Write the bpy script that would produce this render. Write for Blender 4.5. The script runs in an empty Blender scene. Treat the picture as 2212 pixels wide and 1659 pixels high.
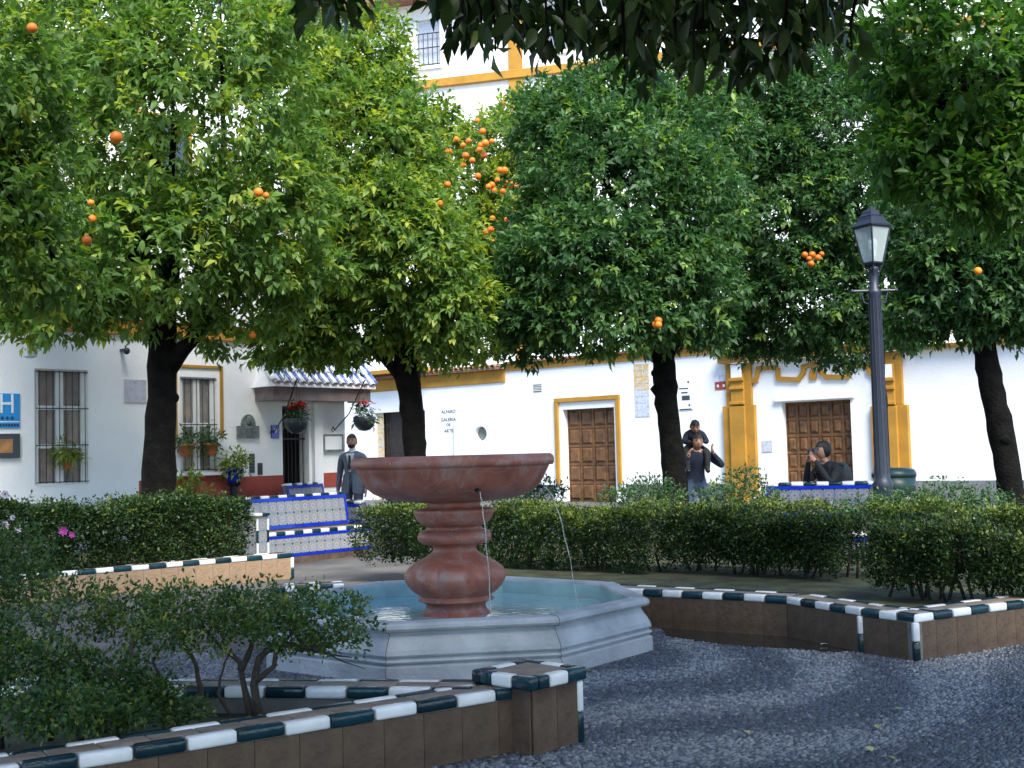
import bpy, bmesh, math, random
import numpy as np
from mathutils import Vector, Matrix

random.seed(7)
rng = np.random.default_rng(11)
SC = bpy.context.scene
COL = SC.collection
R = math.radians

# ------------------------------------------------------------------ camera, sky, sun, exposure
CAM_H, PITCH, ROLL = 1.4, R(3.27), R(-1.5)
FPX, CPX, CPY = 2600.0, 1106.0, 829.5            # picture measured on a 2212 x 1659 grid
cd = bpy.data.cameras.new('camera'); cd.sensor_width = 36.0; cd.lens = 36.0 * FPX / 2212.0
cd.clip_start = 0.05; cd.clip_end = 600
cam = bpy.data.objects.new('camera', cd); COL.objects.link(cam)
CM = Matrix.Rotation(math.pi / 2 + PITCH, 3, 'X') @ Matrix.Rotation(ROLL, 3, 'Z')
cam.matrix_world = Matrix.Translation((0, 0, CAM_H)) @ CM.to_4x4()
SC.camera = cam

SUN_EL, SUN_AZ = R(50), R(160)                    # azimuth clockwise from +Y (the way the camera looks)
w = bpy.data.worlds.new('World'); SC.world = w; w.use_nodes = True
nt = w.node_tree; nt.nodes.clear()
sky = nt.nodes.new('ShaderNodeTexSky'); sky.sky_type = 'NISHITA'; sky.sun_disc = False
sky.sun_elevation = SUN_EL; sky.sun_rotation = SUN_AZ; sky.air_density = 1.0; sky.dust_density = 0.4; sky.ozone_density = 4.0
bg = nt.nodes.new('ShaderNodeBackground'); bg.inputs['Strength'].default_value = 0.12
wo = nt.nodes.new('ShaderNodeOutputWorld')
nt.links.new(sky.outputs[0], bg.inputs[0]); nt.links.new(bg.outputs[0], wo.inputs[0])
sl = bpy.data.lights.new('sun', 'SUN'); sl.energy = 2.8; sl.angle = R(32); sl.color = (1.0, 0.95, 0.86)
sun = bpy.data.objects.new('sun', sl); COL.objects.link(sun)
sdir = Vector((math.sin(SUN_AZ) * math.cos(SUN_EL), math.cos(SUN_AZ) * math.cos(SUN_EL), math.sin(SUN_EL)))
sun.rotation_euler = sdir.to_track_quat('Z', 'Y').to_euler(); sun.location = (0, 0, 30)
SC.view_settings.view_transform = 'Standard'; SC.view_settings.look = 'None'
SC.view_settings.gamma = 1.0; SC.view_settings.use_curve_mapping = False
SC.view_settings.exposure = 1.62
SC.render.engine = 'CYCLES'
SC.cycles.use_denoising = True
SC.cycles.max_bounces = 7; SC.cycles.transparent_max_bounces = 8
SC.cycles.sample_clamp_indirect = 6.0

# ------------------------------------------------------------------ measuring helpers
def ray(x, y): return CM @ Vector(((x - CPX) / FPX, -(y - CPY) / FPX, -1.0))
def G(x, y, z=0.0):
    d = ray(x, y); return Vector((0, 0, CAM_H)) + d * ((z - CAM_H) / d.z)
def D(x, y, Y):
    d = ray(x, y); return Vector((0, 0, CAM_H)) + d * (Y / d.y)

class Wall:
    """A vertical plane; local x runs to the picture's right, local y away from the plaza."""
    def __init__(s, o, d):
        s.o = Vector((o[0], o[1], 0)); s.d = Vector((d[0], d[1], 0)).normalized(); s.n = Vector((-s.d.y, s.d.x, 0))
        s.rz = math.atan2(s.d.y, s.d.x)
    def px(s, x, y, dy=0.0):
        r = ray(x, y); c = Vector((0, 0, CAM_H)); q = s.o + s.n * dy
        t = (q - c).dot(s.n) / r.dot(s.n); p = c + r * t
        return (p - s.o).dot(s.d), p.z
    def rect(s, x0, y0, x1, y1, dy=0.0):
        xm, ym = (x0 + x1) / 2, (y0 + y1) / 2
        return s.px(x0, ym, dy)[0], s.px(x1, ym, dy)[0], s.px(xm, y1, dy)[1], s.px(xm, y0, dy)[1]
    def pt(s, a, dy, z): v = s.o + s.d * a + s.n * dy; return Vector((v.x, v.y, z))

WL = Wall(D(75, 1001, 17.7), (0.648, 0.761))      # the hotel front
WB = Wall(D(1300, 973, 33.0), (0.757, -0.653))    # the gallery and portal front

# ------------------------------------------------------------------ materials
MATS = {}
def mat(name, col, rough=0.6, var=0.0, scale=4.0, bump=0.0, bscale=30.0, metal=0.0, spec=0.5, col2=None, detail=5.0, coat=0.0):
    m = bpy.data.materials.new(name); m.use_nodes = True; MATS[name] = m
    n = m.node_tree.nodes; l = m.node_tree.links; p = n['Principled BSDF']
    p.inputs['Roughness'].default_value = rough; p.inputs['Metallic'].default_value = metal
    p.inputs['Specular IOR Level'].default_value = spec; p.inputs['Coat Weight'].default_value = coat
    p.inputs['Base Color'].default_value = (*col, 1)
    if var or col2 or bump:
        tc = n.new('ShaderNodeTexCoord')
    if var or col2:
        nz = n.new('ShaderNodeTexNoise'); nz.inputs['Scale'].default_value = scale; nz.inputs['Detail'].default_value = detail
        l.new(tc.outputs['Object'], nz.inputs['Vector'])
        cr = n.new('ShaderNodeValToRGB'); cr.color_ramp.elements[0].position = 0.32; cr.color_ramp.elements[1].position = 0.68
        a = tuple(max(0, c * (1 - var)) for c in col); b = col2 if col2 else tuple(min(1, c * (1 + var)) for c in col)
        cr.color_ramp.elements[0].color = (*a, 1); cr.color_ramp.elements[1].color = (*b, 1)
        l.new(nz.outputs['Fac'], cr.inputs[0]); l.new(cr.outputs[0], p.inputs['Base Color'])
    if bump:
        nb = n.new('ShaderNodeTexNoise'); nb.inputs['Scale'].default_value = bscale; nb.inputs['Detail'].default_value = 6
        l.new(tc.outputs['Object'], nb.inputs['Vector'])
        bp = n.new('ShaderNodeBump'); bp.inputs['Strength'].default_value = bump; bp.inputs['Distance'].default_value = 0.02
        l.new(nb.outputs['Fac'], bp.inputs['Height']); l.new(bp.outputs[0], p.inputs['Normal'])
    return m

def objrand(m, amount=0.12):
    """vary a material's value a little from object to object (glaze and firing differences)"""
    n = m.node_tree.nodes; l = m.node_tree.links; p = n['Principled BSDF']
    oi = n.new('ShaderNodeObjectInfo'); hs = n.new('ShaderNodeHueSaturation')
    mr = n.new('ShaderNodeMapRange'); mr.inputs['To Min'].default_value = 1 - amount; mr.inputs['To Max'].default_value = 1 + amount
    l.new(oi.outputs['Random'], mr.inputs['Value']); l.new(mr.outputs[0], hs.inputs['Value'])
    s = p.inputs['Base Color']
    if s.links: l.new(s.links[0].from_socket, hs.inputs['Color'])
    else: hs.inputs['Color'].default_value = s.default_value
    l.new(hs.outputs[0], s)
    return m

plaster = mat('white_plaster', (.86, .86, .85), .85, .05, 1.2, .35, 18)
plaster_low = mat('stained_plaster', (.62, .62, .60), .9, .25, 3.0, .5, 18)
ochre = mat('ochre_paint', (.40, .20, .022), .8, .14, 2.5, .3, 25)
dado_red = mat('red_dado_paint', (.34, .062, .045), .8, .18, 3.0, .3, 25)
dado_grey = mat('grey_stone_plinth', (.16, .17, .18), .85, .3, 6, .5, 25)
iron = mat('black_iron', (.018, .019, .022), .5, .2, 20, metal=.3)
wood_door = mat('walnut_door_wood', (.13, .058, .018), .55, .4, 7, .3, 30)
wood_dark = mat('dark_wood', (.045, .032, .024), .6, .3, 9, .2, 30)
beam_mat = mat('weathered_beam', (.16, .13, .125), .8, .2, 5, .3, 20)
white_paint = mat('white_paint', (.78, .78, .77), .5, .04, 6)
room_dark = mat('dark_interior', (.03, .027, .024), .9)
curtain = mat('brown_curtain', (.34, .17, .07), .9, .5, 5)
glass = mat('window_glass', (.05, .06, .07), .06, spec=.6)
glaze_white = objrand(mat('white_glaze', (.74, .75, .74), .16, .10, 9, .12, 40), .08)
glaze_green = objrand(mat('dark_green_glaze', (.004, .026, .036), .2, .35, 8, .12, 40), .3)
glaze_blue = objrand(mat('cobalt_glaze', (.008, .030, .42), .16, .2, 8), .15)
clay_top = objrand(mat('clay_paver', (.24, .185, .135), .6, .3, 8, .4, 40), .16)
clay_face = objrand(mat('tan_clay_tile', (.105, .056, .032), .8, .5, 5, .5, 30, col2=(.14, .095, .06)), .06)
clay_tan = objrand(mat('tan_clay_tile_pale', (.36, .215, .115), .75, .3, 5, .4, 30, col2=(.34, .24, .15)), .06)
grout = mat('grey_grout', (.16, .15, .13), .9, .2, 10, .4, 40)
soil = mat('bed_soil', (.045, .040, .022), .95, .4, 5, .8, 25, col2=(.075, .085, .030))
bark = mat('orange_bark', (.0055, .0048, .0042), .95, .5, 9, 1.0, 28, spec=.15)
twig_m = mat('hedge_wood', (.045, .034, .024), .9, .4, 20, .6, 40)
marble_grey = mat('grey_marble', (.33, .365, .395), .5, .28, 3.0, .35, 30, col2=(.44, .47, .49), detail=9)
basin_in = mat('basin_lining', (.30, .46, .46), .5, .2, 4, .1, 20)
lamp_iron = mat('lamp_paint', (.018, .024, .040), .45, .15, 14, .1, 50)
frost = mat('lamp_glass', (.42, .47, .46), .12, spec=.6)
bin_green = mat('bin_plastic', (.018, .048, .047), .42, .2, 6)
orange_m = objrand(mat('orange_peel', (.78, .185, .010), .45, .18, 9, .15, 160), .35)
terracotta = mat('terracotta_pot', (.42, .13, .05), .8, .2, 9)
blue_pot = mat('blue_pot_glaze', (.012, .03, .33), .25)
sign_blue = mat('sign_blue', (.012, .26, .62), .4)
sign_white = mat('sign_white', (.8, .82, .83), .5)
sign_dark = mat('sign_dark', (.03, .04, .05), .35)
stone_plaque = mat('grey_green_plaque', (.16, .19, .18), .7, .4, 14, .5, 40)
red_petal = mat('red_bract', (.72, .012, .018), .55, .25, 20)
pink_petal = mat('magenta_petal', (.50, .05, .36), .6, .2, 20)
pale_petal = mat('pale_petal', (.75, .62, .70), .6, .1, 20)
skin = mat('skin', (.42, .22, .15), .55, .06, 20)
hair_m = mat('dark_hair', (.012, .010, .009), .6, .3, 40)
trouser = mat('grey_trouser_cloth', (.075, .088, .12), .85, .12, 30)
suit = mat('grey_suit_cloth', (.125, .145, .19), .85, .12, 30)
shirt = mat('white_shirt', (.72, .75, .80), .8)
tie = mat('dark_tie', (.012, .013, .022), .6)
navy = mat('navy_cloth', (.010, .016, .036), .85, .25, 25)
denim = mat('denim', (.035, .06, .12), .9, .25, 25)
black_cloth = mat('black_cloth', (.014, .015, .017), .85, .2, 25)
grey_cloth = mat('grey_jacket', (.075, .08, .078), .85, .15, 25)
beige_cloth = mat('beige_cloth', (.45, .40, .34), .9)
shoe = mat('shoe_leather', (.012, .011, .010), .4)
dry_leaf = objrand(mat('fallen_leaf', (.42, .40, .16), .6, .25, 30), .25)
roof_clay = mat('roof_clay', (.26, .12, .075), .85, .3, 9, .4, 20)
tile_white = objrand(mat('white_roof_tile', (.78, .79, .80), .25, .06, 8), .08)
tile_blue = objrand(mat('blue_roof_tile', (.10, .17, .44), .25, .2, 8), .2)

def leaf_material(name, dark, light, young, trans=.30, rough=.50):
    m = bpy.data.materials.new(name); m.use_nodes = True
    n = m.node_tree.nodes; l = m.node_tree.links; p = n['Principled BSDF']
    at = n.new('ShaderNodeAttribute'); at.attribute_name = 'tint'
    cr = n.new('ShaderNodeValToRGB'); e = cr.color_ramp.elements
    e[0].position = 0; e[0].color = (*dark, 1); e[1].position = .72; e[1].color = (*light, 1)
    k = e.new(1.0); k.color = (*young, 1)
    l.new(at.outputs['Fac'], cr.inputs[0]); l.new(cr.outputs[0], p.inputs['Base Color'])
    p.inputs['Roughness'].default_value = rough; p.inputs['Specular IOR Level'].default_value = .35
    tr = n.new('ShaderNodeBsdfTranslucent'); hs = n.new('ShaderNodeHueSaturation')
    hs.inputs['Saturation'].default_value = 1.15; hs.inputs['Value'].default_value = 1.5
    l.new(cr.outputs[0], hs.inputs['Color']); l.new(hs.outputs[0], tr.inputs['Color'])
    mx = n.new('ShaderNodeMixShader'); mx.inputs[0].default_value = trans
    l.new(p.outputs[0], mx.inputs[1]); l.new(tr.outputs[0], mx.inputs[2]); l.new(mx.outputs[0], n['Material Output'].inputs['Surface'])
    MATS[name] = m; return m
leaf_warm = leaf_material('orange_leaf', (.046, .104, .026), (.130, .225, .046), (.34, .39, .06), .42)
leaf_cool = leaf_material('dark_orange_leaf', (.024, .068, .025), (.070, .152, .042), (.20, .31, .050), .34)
leaf_near = leaf_material('glossy_orange_leaf', (.034, .092, .022), (.092, .200, .040), (.20, .31, .05), .40, .42)
leaf_over_shaded = leaf_material('shaded_overhead_leaf', (.016, .038, .008), (.034, .072, .012), (.08, .12, .018), .16, .4)  # leaf green darkened in the colour itself, for a backlit silhouette
leaf_hedge = leaf_material('privet_leaf', (.015, .037, .012), (.042, .084, .019), (.17, .21, .028), .20, .48)
leaf_bush = leaf_material('shrub_leaf', (.020, .052, .016), (.056, .115, .026), (.19, .22, .030), .22, .42)
leaf_weed = leaf_material('weed_leaf', (.030, .075, .030), (.060, .130, .045), (.15, .20, .05), .25, .5)
leaf_pot = leaf_material('pot_plant_leaf', (.10, .16, .03), (.26, .32, .06), (.45, .46, .12), .3, .5)

def red_marble():
    m = bpy.data.materials.new('red_marble'); m.use_nodes = True
    n = m.node_tree.nodes; l = m.node_tree.links; p = n['Principled BSDF']
    tc = n.new('ShaderNodeTexCoord')
    a = n.new('ShaderNodeTexNoise'); a.inputs['Scale'].default_value = 3.2; a.inputs['Detail'].default_value = 9; a.inputs['Roughness'].default_value = .62; a.inputs['Distortion'].default_value = 1.1
    l.new(tc.outputs['Object'], a.inputs['Vector'])
    cr = n.new('ShaderNodeValToRGB'); e = cr.color_ramp.elements
    e[0].position = .30; e[0].color = (.18, .064, .050, 1); e[1].position = .72; e[1].color = (.34, .225, .20, 1)
    k = e.new(.5); k.color = (.31, .105, .068, 1)
    l.new(a.outputs['Fac'], cr.inputs[0])
    v = n.new('ShaderNodeTexNoise'); v.inputs['Scale'].default_value = 2.2; v.inputs['Detail'].default_value = 3; v.inputs['Distortion'].default_value = 2.5
    l.new(tc.outputs['Object'], v.inputs['Vector'])
    vr = n.new('ShaderNodeValToRGB'); q = vr.color_ramp.elements
    q[0].position = .485; q[0].color = (0, 0, 0, 1); q[1].position = .515; q[1].color = (0, 0, 0, 1)
    z = q.new(.50); z.color = (.32, .32, .32, 1)
    l.new(v.outputs['Fac'], vr.inputs[0])
    mx = n.new('ShaderNodeMix'); mx.data_type = 'RGBA'
    l.new(vr.outputs[0], mx.inputs['Factor']); l.new(cr.outputs[0], mx.inputs['A']); mx.inputs['B'].default_value = (.40, .36, .36, 1)
    l.new(mx.outputs['Result'], p.inputs['Base Color']); p.inputs['Roughness'].default_value = .46
    b = n.new('ShaderNodeTexNoise'); b.inputs['Scale'].default_value = 45; l.new(tc.outputs['Object'], b.inputs['Vector'])
    bp = n.new('ShaderNodeBump'); bp.inputs['Strength'].default_value = .25; bp.inputs['Distance'].default_value = .01
    l.new(b.outputs['Fac'], bp.inputs['Height']); l.new(bp.outputs[0], p.inputs['Normal'])
    return m
red_marble = red_marble()

def azulejo(name, bgc, c1, c2, c3):
    """a star tile, drawn in the tile's own x-z square (generated coordinates)"""
    m = bpy.data.materials.new(name); m.use_nodes = True
    n = m.node_tree.nodes; l = m.node_tree.links; p = n['Principled BSDF']; p.inputs['Roughness'].default_value = .2
    tc = n.new('ShaderNodeTexCoord'); sp = n.new('ShaderNodeSeparateXYZ'); l.new(tc.outputs['Generated'], sp.inputs[0])
    def M(op, a, b=None):
        k = n.new('ShaderNodeMath'); k.operation = op
        for i, s in enumerate((a, b)):
            if s is None: continue
            if isinstance(s, (int, float)): k.inputs[i].default_value = s
            else: l.new(s, k.inputs[i])
        return k.outputs[0]
    x = M('SUBTRACT', sp.outputs[0], .5); z = M('SUBTRACT', sp.outputs[2], .5)
    r = M('SQRT', M('ADD', M('MULTIPLY', x, x), M('MULTIPLY', z, z)))
    th = M('ARCTAN2', z, x)
    star = M('ADD', r, M('MULTIPLY', M('COSINE', M('MULTIPLY', th, 8)), .07))
    cr = n.new('ShaderNodeValToRGB'); cr.color_ramp.interpolation = 'CONSTANT'; e = cr.color_ramp.elements
    e[0].position = 0; e[0].color = (*c1, 1); e[1].position = .09; e[1].color = (*bgc, 1)
    for pos, c in ((.20, c2), (.27, bgc), (.34, c3), (.40, bgc), (.46, c1), (.52, bgc), (.60, c2), (.66, c3)):
        k = e.new(pos); k.color = (*c, 1)
    l.new(star, cr.inputs[0]); l.new(cr.outputs[0], p.inputs['Base Color'])
    return m
az_a = azulejo('star_tile', (.38, .39, .40), (.13, .19, .36), (.40, .21, .09), (.05, .15, .14))
az_b = azulejo('dark_star_tile', (.34, .36, .42), (.03, .08, .32), (.30, .15, .06), (.04, .12, .14))

def water_mat(name, col, rough, trans):
    m = bpy.data.materials.new(name); m.use_nodes = True
    n = m.node_tree.nodes; l = m.node_tree.links; p = n['Principled BSDF']
    p.inputs['Base Color'].default_value = (*col, 1); p.inputs['Roughness'].default_value = rough
    p.inputs['Transmission Weight'].default_value = trans; p.inputs['IOR'].default_value = 1.33
    tc = n.new('ShaderNodeTexCoord'); nz = n.new('ShaderNodeTexNoise'); nz.inputs['Scale'].default_value = 14; nz.inputs['Detail'].default_value = 3
    l.new(tc.outputs['Object'], nz.inputs['Vector'])
    bp = n.new('ShaderNodeBump'); bp.inputs['Strength'].default_value = .14; bp.inputs['Distance'].default_value = .02
    l.new(nz.outputs['Fac'], bp.inputs['Height']); l.new(bp.outputs[0], p.inputs['Normal'])
    return m
pool_water = water_mat('pool_water', (.33, .53, .55), .06, .25)
puddle_water = water_mat('puddle_water', (.035, .032, .026), .03, .15)
stream_water = water_mat('stream_water', (.85, .9, .92), .05, .7)

def ground_material():
    m = bpy.data.materials.new('pebble_paving'); m.use_nodes = True
    n = m.node_tree.nodes; l = m.node_tree.links; p = n['Principled BSDF']; p.inputs['Roughness'].default_value = .75
    tc = n.new('ShaderNodeTexCoord')
    v = n.new('ShaderNodeTexVoronoi'); v.inputs['Scale'].default_value = 38; l.new(tc.outputs['Object'], v.inputs['Vector'])
    nz = n.new('ShaderNodeTexNoise'); nz.inputs['Scale'].default_value = 1.3; nz.inputs['Detail'].default_value = 6; l.new(tc.outputs['Object'], nz.inputs['Vector'])
    cr = n.new('ShaderNodeValToRGB'); cr.color_ramp.elements[0].position = .35; cr.color_ramp.elements[1].position = .65
    cr.color_ramp.elements[0].color = (.060, .060, .062, 1); cr.color_ramp.elements[1].color = (.125, .12, .115, 1)
    l.new(nz.outputs['Fac'], cr.inputs[0])
    mx = n.new('ShaderNodeMix'); mx.data_type = 'RGBA'; mx.blend_type = 'MULTIPLY'; mx.inputs['Factor'].default_value = .55
    l.new(cr.outputs[0], mx.inputs['A']); l.new(v.outputs['Color'], mx.inputs['B'])
    l.new(cr.outputs[0], p.inputs['Base Color'])
    bp = n.new('ShaderNodeBump'); bp.inputs['Strength'].default_value = .6; bp.inputs['Distance'].default_value = .012; bp.invert = True
    l.new(v.outputs['Distance'], bp.inputs['Height']); l.new(bp.outputs[0], p.inputs['Normal'])
    return m
ground_mat = ground_material()

def attr_material(name, attr, stops, rough):
    m = bpy.data.materials.new(name); m.use_nodes = True
    n = m.node_tree.nodes; l = m.node_tree.links; p = n['Principled BSDF']; p.inputs['Roughness'].default_value = rough
    at = n.new('ShaderNodeAttribute'); at.attribute_name = attr
    cr = n.new('ShaderNodeValToRGB'); e = cr.color_ramp.elements
    e[0].position = stops[0][0]; e[0].color = (*stops[0][1], 1); e[1].position = stops[-1][0]; e[1].color = (*stops[-1][1], 1)
    for s in stops[1:-1]: k = e.new(s[0]); k.color = (*s[1], 1)
    l.new(at.outputs['Fac'], cr.inputs[0]); l.new(cr.outputs[0], p.inputs['Base Color'])
    return m
pebble_mat = attr_material('pebbles', 'tint', [(0, (.018, .025, .040)), (.5, (.074, .090, .116)), (1, (.26, .275, .285))], .42)

def picture_tile(name, cols, scale):
    """glazed panel with a painted, softly mottled picture"""
    m = bpy.data.materials.new(name); m.use_nodes = True
    n = m.node_tree.nodes; l = m.node_tree.links; p = n['Principled BSDF']; p.inputs['Roughness'].default_value = .3
    tc = n.new('ShaderNodeTexCoord'); nz = n.new('ShaderNodeTexNoise'); nz.inputs['Scale'].default_value = scale; nz.inputs['Detail'].default_value = 4
    l.new(tc.outputs['Object'], nz.inputs['Vector'])
    cr = n.new('ShaderNodeValToRGB'); e = cr.color_ramp.elements
    e[0].position = .3; e[0].color = (*cols[0], 1); e[1].position = .72; e[1].color = (*cols[-1], 1)
    for i, c in enumerate(cols[1:-1]): k = e.new(.3 + .42 * (i + 1) / (len(cols) - 1)); k.color = (*c, 1)
    l.new(nz.outputs['Fac'], cr.inputs[0]); l.new(cr.outputs[0], p.inputs['Base Color'])
    return m
tile_picture = picture_tile('painted_tile', [(.12, .16, .30), (.55, .55, .52), (.60, .36, .06), (.5, .54, .6)], 9)
tile_pale = picture_tile('pale_blue_tile', [(.30, .36, .48), (.58, .60, .64), (.46, .50, .58)], 14)
tile_plaque_m = picture_tile('lilac_tile', [(.34, .34, .46), (.52, .51, .56), (.42, .42, .52)], 10)

# ------------------------------------------------------------------ object helpers
def link(o, parent=None):
    COL.objects.link(o)
    if parent is not None: o.parent = parent
    return o
def props(o, label=None, cat=None, group=None, kind=None):
    if label: o['label'] = label
    if cat: o['category'] = cat
    if group: o['group'] = group
    if kind: o['kind'] = kind
    return o
def thing(name, label, cat, loc=(0, 0, 0), rz=0.0, group=None):
    o = bpy.data.objects.new(name, None); o.empty_display_size = .1
    o.location = loc; o.rotation_euler = (0, 0, rz); link(o)
    return props(o, label, cat, group)

class MB:
    def __init__(s): s.v = []; s.f = []
    def add(s, vs, fs):
        b = len(s.v); s.v += [tuple(q) for q in vs]; s.f += [tuple(b + i for i in f) for f in fs]; return s
    def box(s, x0, x1, y0, y1, z0, z1):
        vs = [(x, y, z) for z in (z0, z1) for y in (y0, y1) for x in (x0, x1)]
        return s.add(vs, [(0, 2, 3, 1), (4, 5, 7, 6), (0, 1, 5, 4), (2, 6, 7, 3), (0, 4, 6, 2), (1, 3, 7, 5)])
    def prism(s, poly, z0, z1):
        n = len(poly); vs = [(p[0], p[1], z0) for p in poly] + [(p[0], p[1], z1) for p in poly]
        return s.add(vs, [tuple(range(n - 1, -1, -1)), tuple(range(n, 2 * n))] + [(i, (i + 1) % n, n + (i + 1) % n, n + i) for i in range(n)])
    def xprism(s, poly, y0, y1):
        """poly of (x, z) pushed through y"""
        n = len(poly); vs = [(p[0], y0, p[1]) for p in poly] + [(p[0], y1, p[1]) for p in poly]
        return s.add(vs, [tuple(range(n)), tuple(range(2 * n - 1, n - 1, -1))] + [((i + 1) % n, i, n + i, n + (i + 1) % n) for i in range(n)])
    def lathe(s, prof, n=32, lobes=0, amp=0.0, lz=None, c=(0, 0, 0)):
        vs = []; fs = []
        for r, z in prof:
            for k in range(n):
                a = 2 * math.pi * k / n; rr = r
                if lobes and lz and lz[0] < z < lz[1]:
                    t = math.sin(math.pi * (z - lz[0]) / (lz[1] - lz[0])); rr = r * (1 - amp * t * (1 - abs(math.sin(a * lobes / 2)) ** .7))
                vs.append((c[0] + rr * math.cos(a), c[1] + rr * math.sin(a), c[2] + z))
        for i in range(len(prof) - 1):
            for k in range(n):
                k2 = (k + 1) % n; fs.append((i * n + k, i * n + k2, (i + 1) * n + k2, (i + 1) * n + k))
        m = len(prof) - 1
        fs.append(tuple(range(n - 1, -1, -1))); fs.append(tuple(range(m * n, m * n + n)))
        return s.add(vs, fs)
    def tube(s, pts, rad, n=8, jit=0.0):
        pts = [Vector(p) for p in pts]
        if not isinstance(rad, (list, tuple)): rad = [rad] * len(pts)
        vs = []; fs = []; up = Vector((0, 0, 1)); prev = None
        for i, p in enumerate(pts):
            t = (pts[min(i + 1, len(pts) - 1)] - pts[max(i - 1, 0)]).normalized()
            if prev is None:
                a = t.cross(Vector((0, 1, 0)) if abs(t.y) < .9 else Vector((1, 0, 0))).normalized()
            else:
                a = (prev - t * prev.dot(t)).normalized()
            prev = a; b = t.cross(a)
            for k in range(n):
                an = 2 * math.pi * k / n; rr = rad[i] * (1 + (random.uniform(-jit, jit) if jit else 0))
                vs.append(p + (a * math.cos(an) + b * math.sin(an)) * rr)
        for i in range(len(pts) - 1):
            for k in range(n):
                k2 = (k + 1) % n; fs.append((i * n + k, i * n + k2, (i + 1) * n + k2, (i + 1) * n + k))
        m = len(pts) - 1
        fs.append(tuple(range(n - 1, -1, -1))); fs.append(tuple(range(m * n, m * n + n)))
        return s.add(vs, fs)
    def ball(s, c, r, n=10, m=7, sq=(1, 1, 1)):
        prof = []
        for i in range(1, m):
            a = -math.pi / 2 + math.pi * i / m; prof.append((math.cos(a), math.sin(a)))
        vs = [(c[0] + r * sq[0] * p[0] * math.cos(2 * math.pi * k / n), c[1] + r * sq[1] * p[0] * math.sin(2 * math.pi * k / n), c[2] + r * sq[2] * p[1]) for p in prof for k in range(n)]
        fs = []
        for i in range(len(prof) - 1):
            for k in range(n):
                k2 = (k + 1) % n; fs.append((i * n + k, i * n + k2, (i + 1) * n + k2, (i + 1) * n + k))
        b = len(vs); vs += [(c[0], c[1], c[2] - r * sq[2]), (c[0], c[1], c[2] + r * sq[2])]
        for k in range(n):
            k2 = (k + 1) % n; fs.append((b, k2, k)); q = (len(prof) - 1) * n; fs.append((b + 1, q + k, q + k2))
        return s.add(vs, fs)
    def mesh(s, name, m=None, smooth=False):
        me = bpy.data.meshes.new(name); me.from_pydata(s.v, [], s.f); me.update()
        if m is not None: me.materials.append(m)
        if smooth:
            me.polygons.foreach_set('use_smooth', [True] * len(me.polygons))
        return me
    def build(s, name, m, parent=None, bevel=0.0, smooth=False, loc=None):
        o = bpy.data.objects.new(name, s.mesh(name, m, smooth)); link(o, parent)
        if loc is not None: o.location = loc
        if bevel:
            b = o.modifiers.new('bevel', 'BEVEL'); b.width = bevel; b.segments = 2; b.limit_method = 'ANGLE'; b.angle_limit = R(40)
        return o

def inst(name, me, parent, loc=(0, 0, 0), rot=(0, 0, 0), scale=(1, 1, 1)):
    o = bpy.data.objects.new(name, me); link(o, parent); o.location = loc; o.rotation_euler = rot; o.scale = scale
    return o
def bevelled(mb, name, m, width, seg=2, smooth=False):
    """a shared mesh with its edges rounded once"""
    me = mb.mesh(name, m); bm = bmesh.new(); bm.from_mesh(me)
    bmesh.ops.recalc_face_normals(bm, faces=bm.faces)
    bmesh.ops.bevel(bm, geom=list(bm.edges), offset=width, segments=seg, affect='EDGES', profile=.5)
    bm.to_mesh(me); bm.free()
    if smooth: me.polygons.foreach_set('use_smooth', [True] * len(me.polygons))
    return me
def text_obj(txt, size, m, name, parent, loc, rot=(math.pi / 2, 0, 0), align='CENTER', depth=.004, sx=1.0):
    cu = bpy.data.curves.new(name, 'FONT'); cu.body = txt; cu.size = size; cu.align_x = align; cu.extrude = depth; cu.resolution_u = 3
    tmp = bpy.data.objects.new('tmp', cu); COL.objects.link(tmp)
    me = bpy.data.meshes.new_from_object(tmp.evaluated_get(bpy.context.evaluated_depsgraph_get()))
    bpy.data.objects.remove(tmp); me.materials.clear(); me.materials.append(m)
    return inst(name, me, parent, loc, rot, (sx, 1, 1))

def np_mesh(name, V, F3, m, tint=None, smooth=False):
    """big triangle mesh from numpy arrays"""
    me = bpy.data.meshes.new(name); nv, nf = len(V), len(F3)
    me.vertices.add(nv); me.vertices.foreach_set('co', np.ascontiguousarray(V, np.float32).ravel())
    me.loops.add(nf * 3); me.loops.foreach_set('vertex_index', np.ascontiguousarray(F3, np.int32).ravel())
    me.polygons.add(nf); me.polygons.foreach_set('loop_start', np.arange(0, nf * 3, 3, dtype=np.int32))
    if smooth: me.polygons.foreach_set('use_smooth', np.ones(nf, bool))
    me.update(calc_edges=True)
    if tint is not None:
        a = me.attributes.new('tint', 'FLOAT', 'POINT'); a.data.foreach_set('value', np.ascontiguousarray(tint, np.float32))
    me.materials.append(m)
    return me

def unit(a): return a / np.maximum(np.linalg.norm(a, axis=-1, keepdims=True), 1e-9)
def leaf_arrays(P, A, N, L, W, tint, fold=.22, droop=.18):
    """one folded leaf (5 verts, 4 triangles) per row: base P, axis A, normal N, length L, width W"""
    A = unit(A); S = unit(np.cross(A, N)); N2 = np.cross(S, A); L = L[:, None]; W = W[:, None]
    mid = P + A * L * .48
    V = np.stack([P, mid + S * W * .5 + N2 * W * fold, mid, mid - S * W * .5 + N2 * W * fold, P + A * L - N2 * L * droop], 1)
    n = len(P); b = (np.arange(n) * 5)[:, None, None]
    F = np.array([[0, 1, 2], [0, 2, 3], [1, 4, 2], [2, 4, 3]])[None] + b
    return V.reshape(-1, 3), F.reshape(-1, 3), np.repeat(tint, 5)

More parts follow.
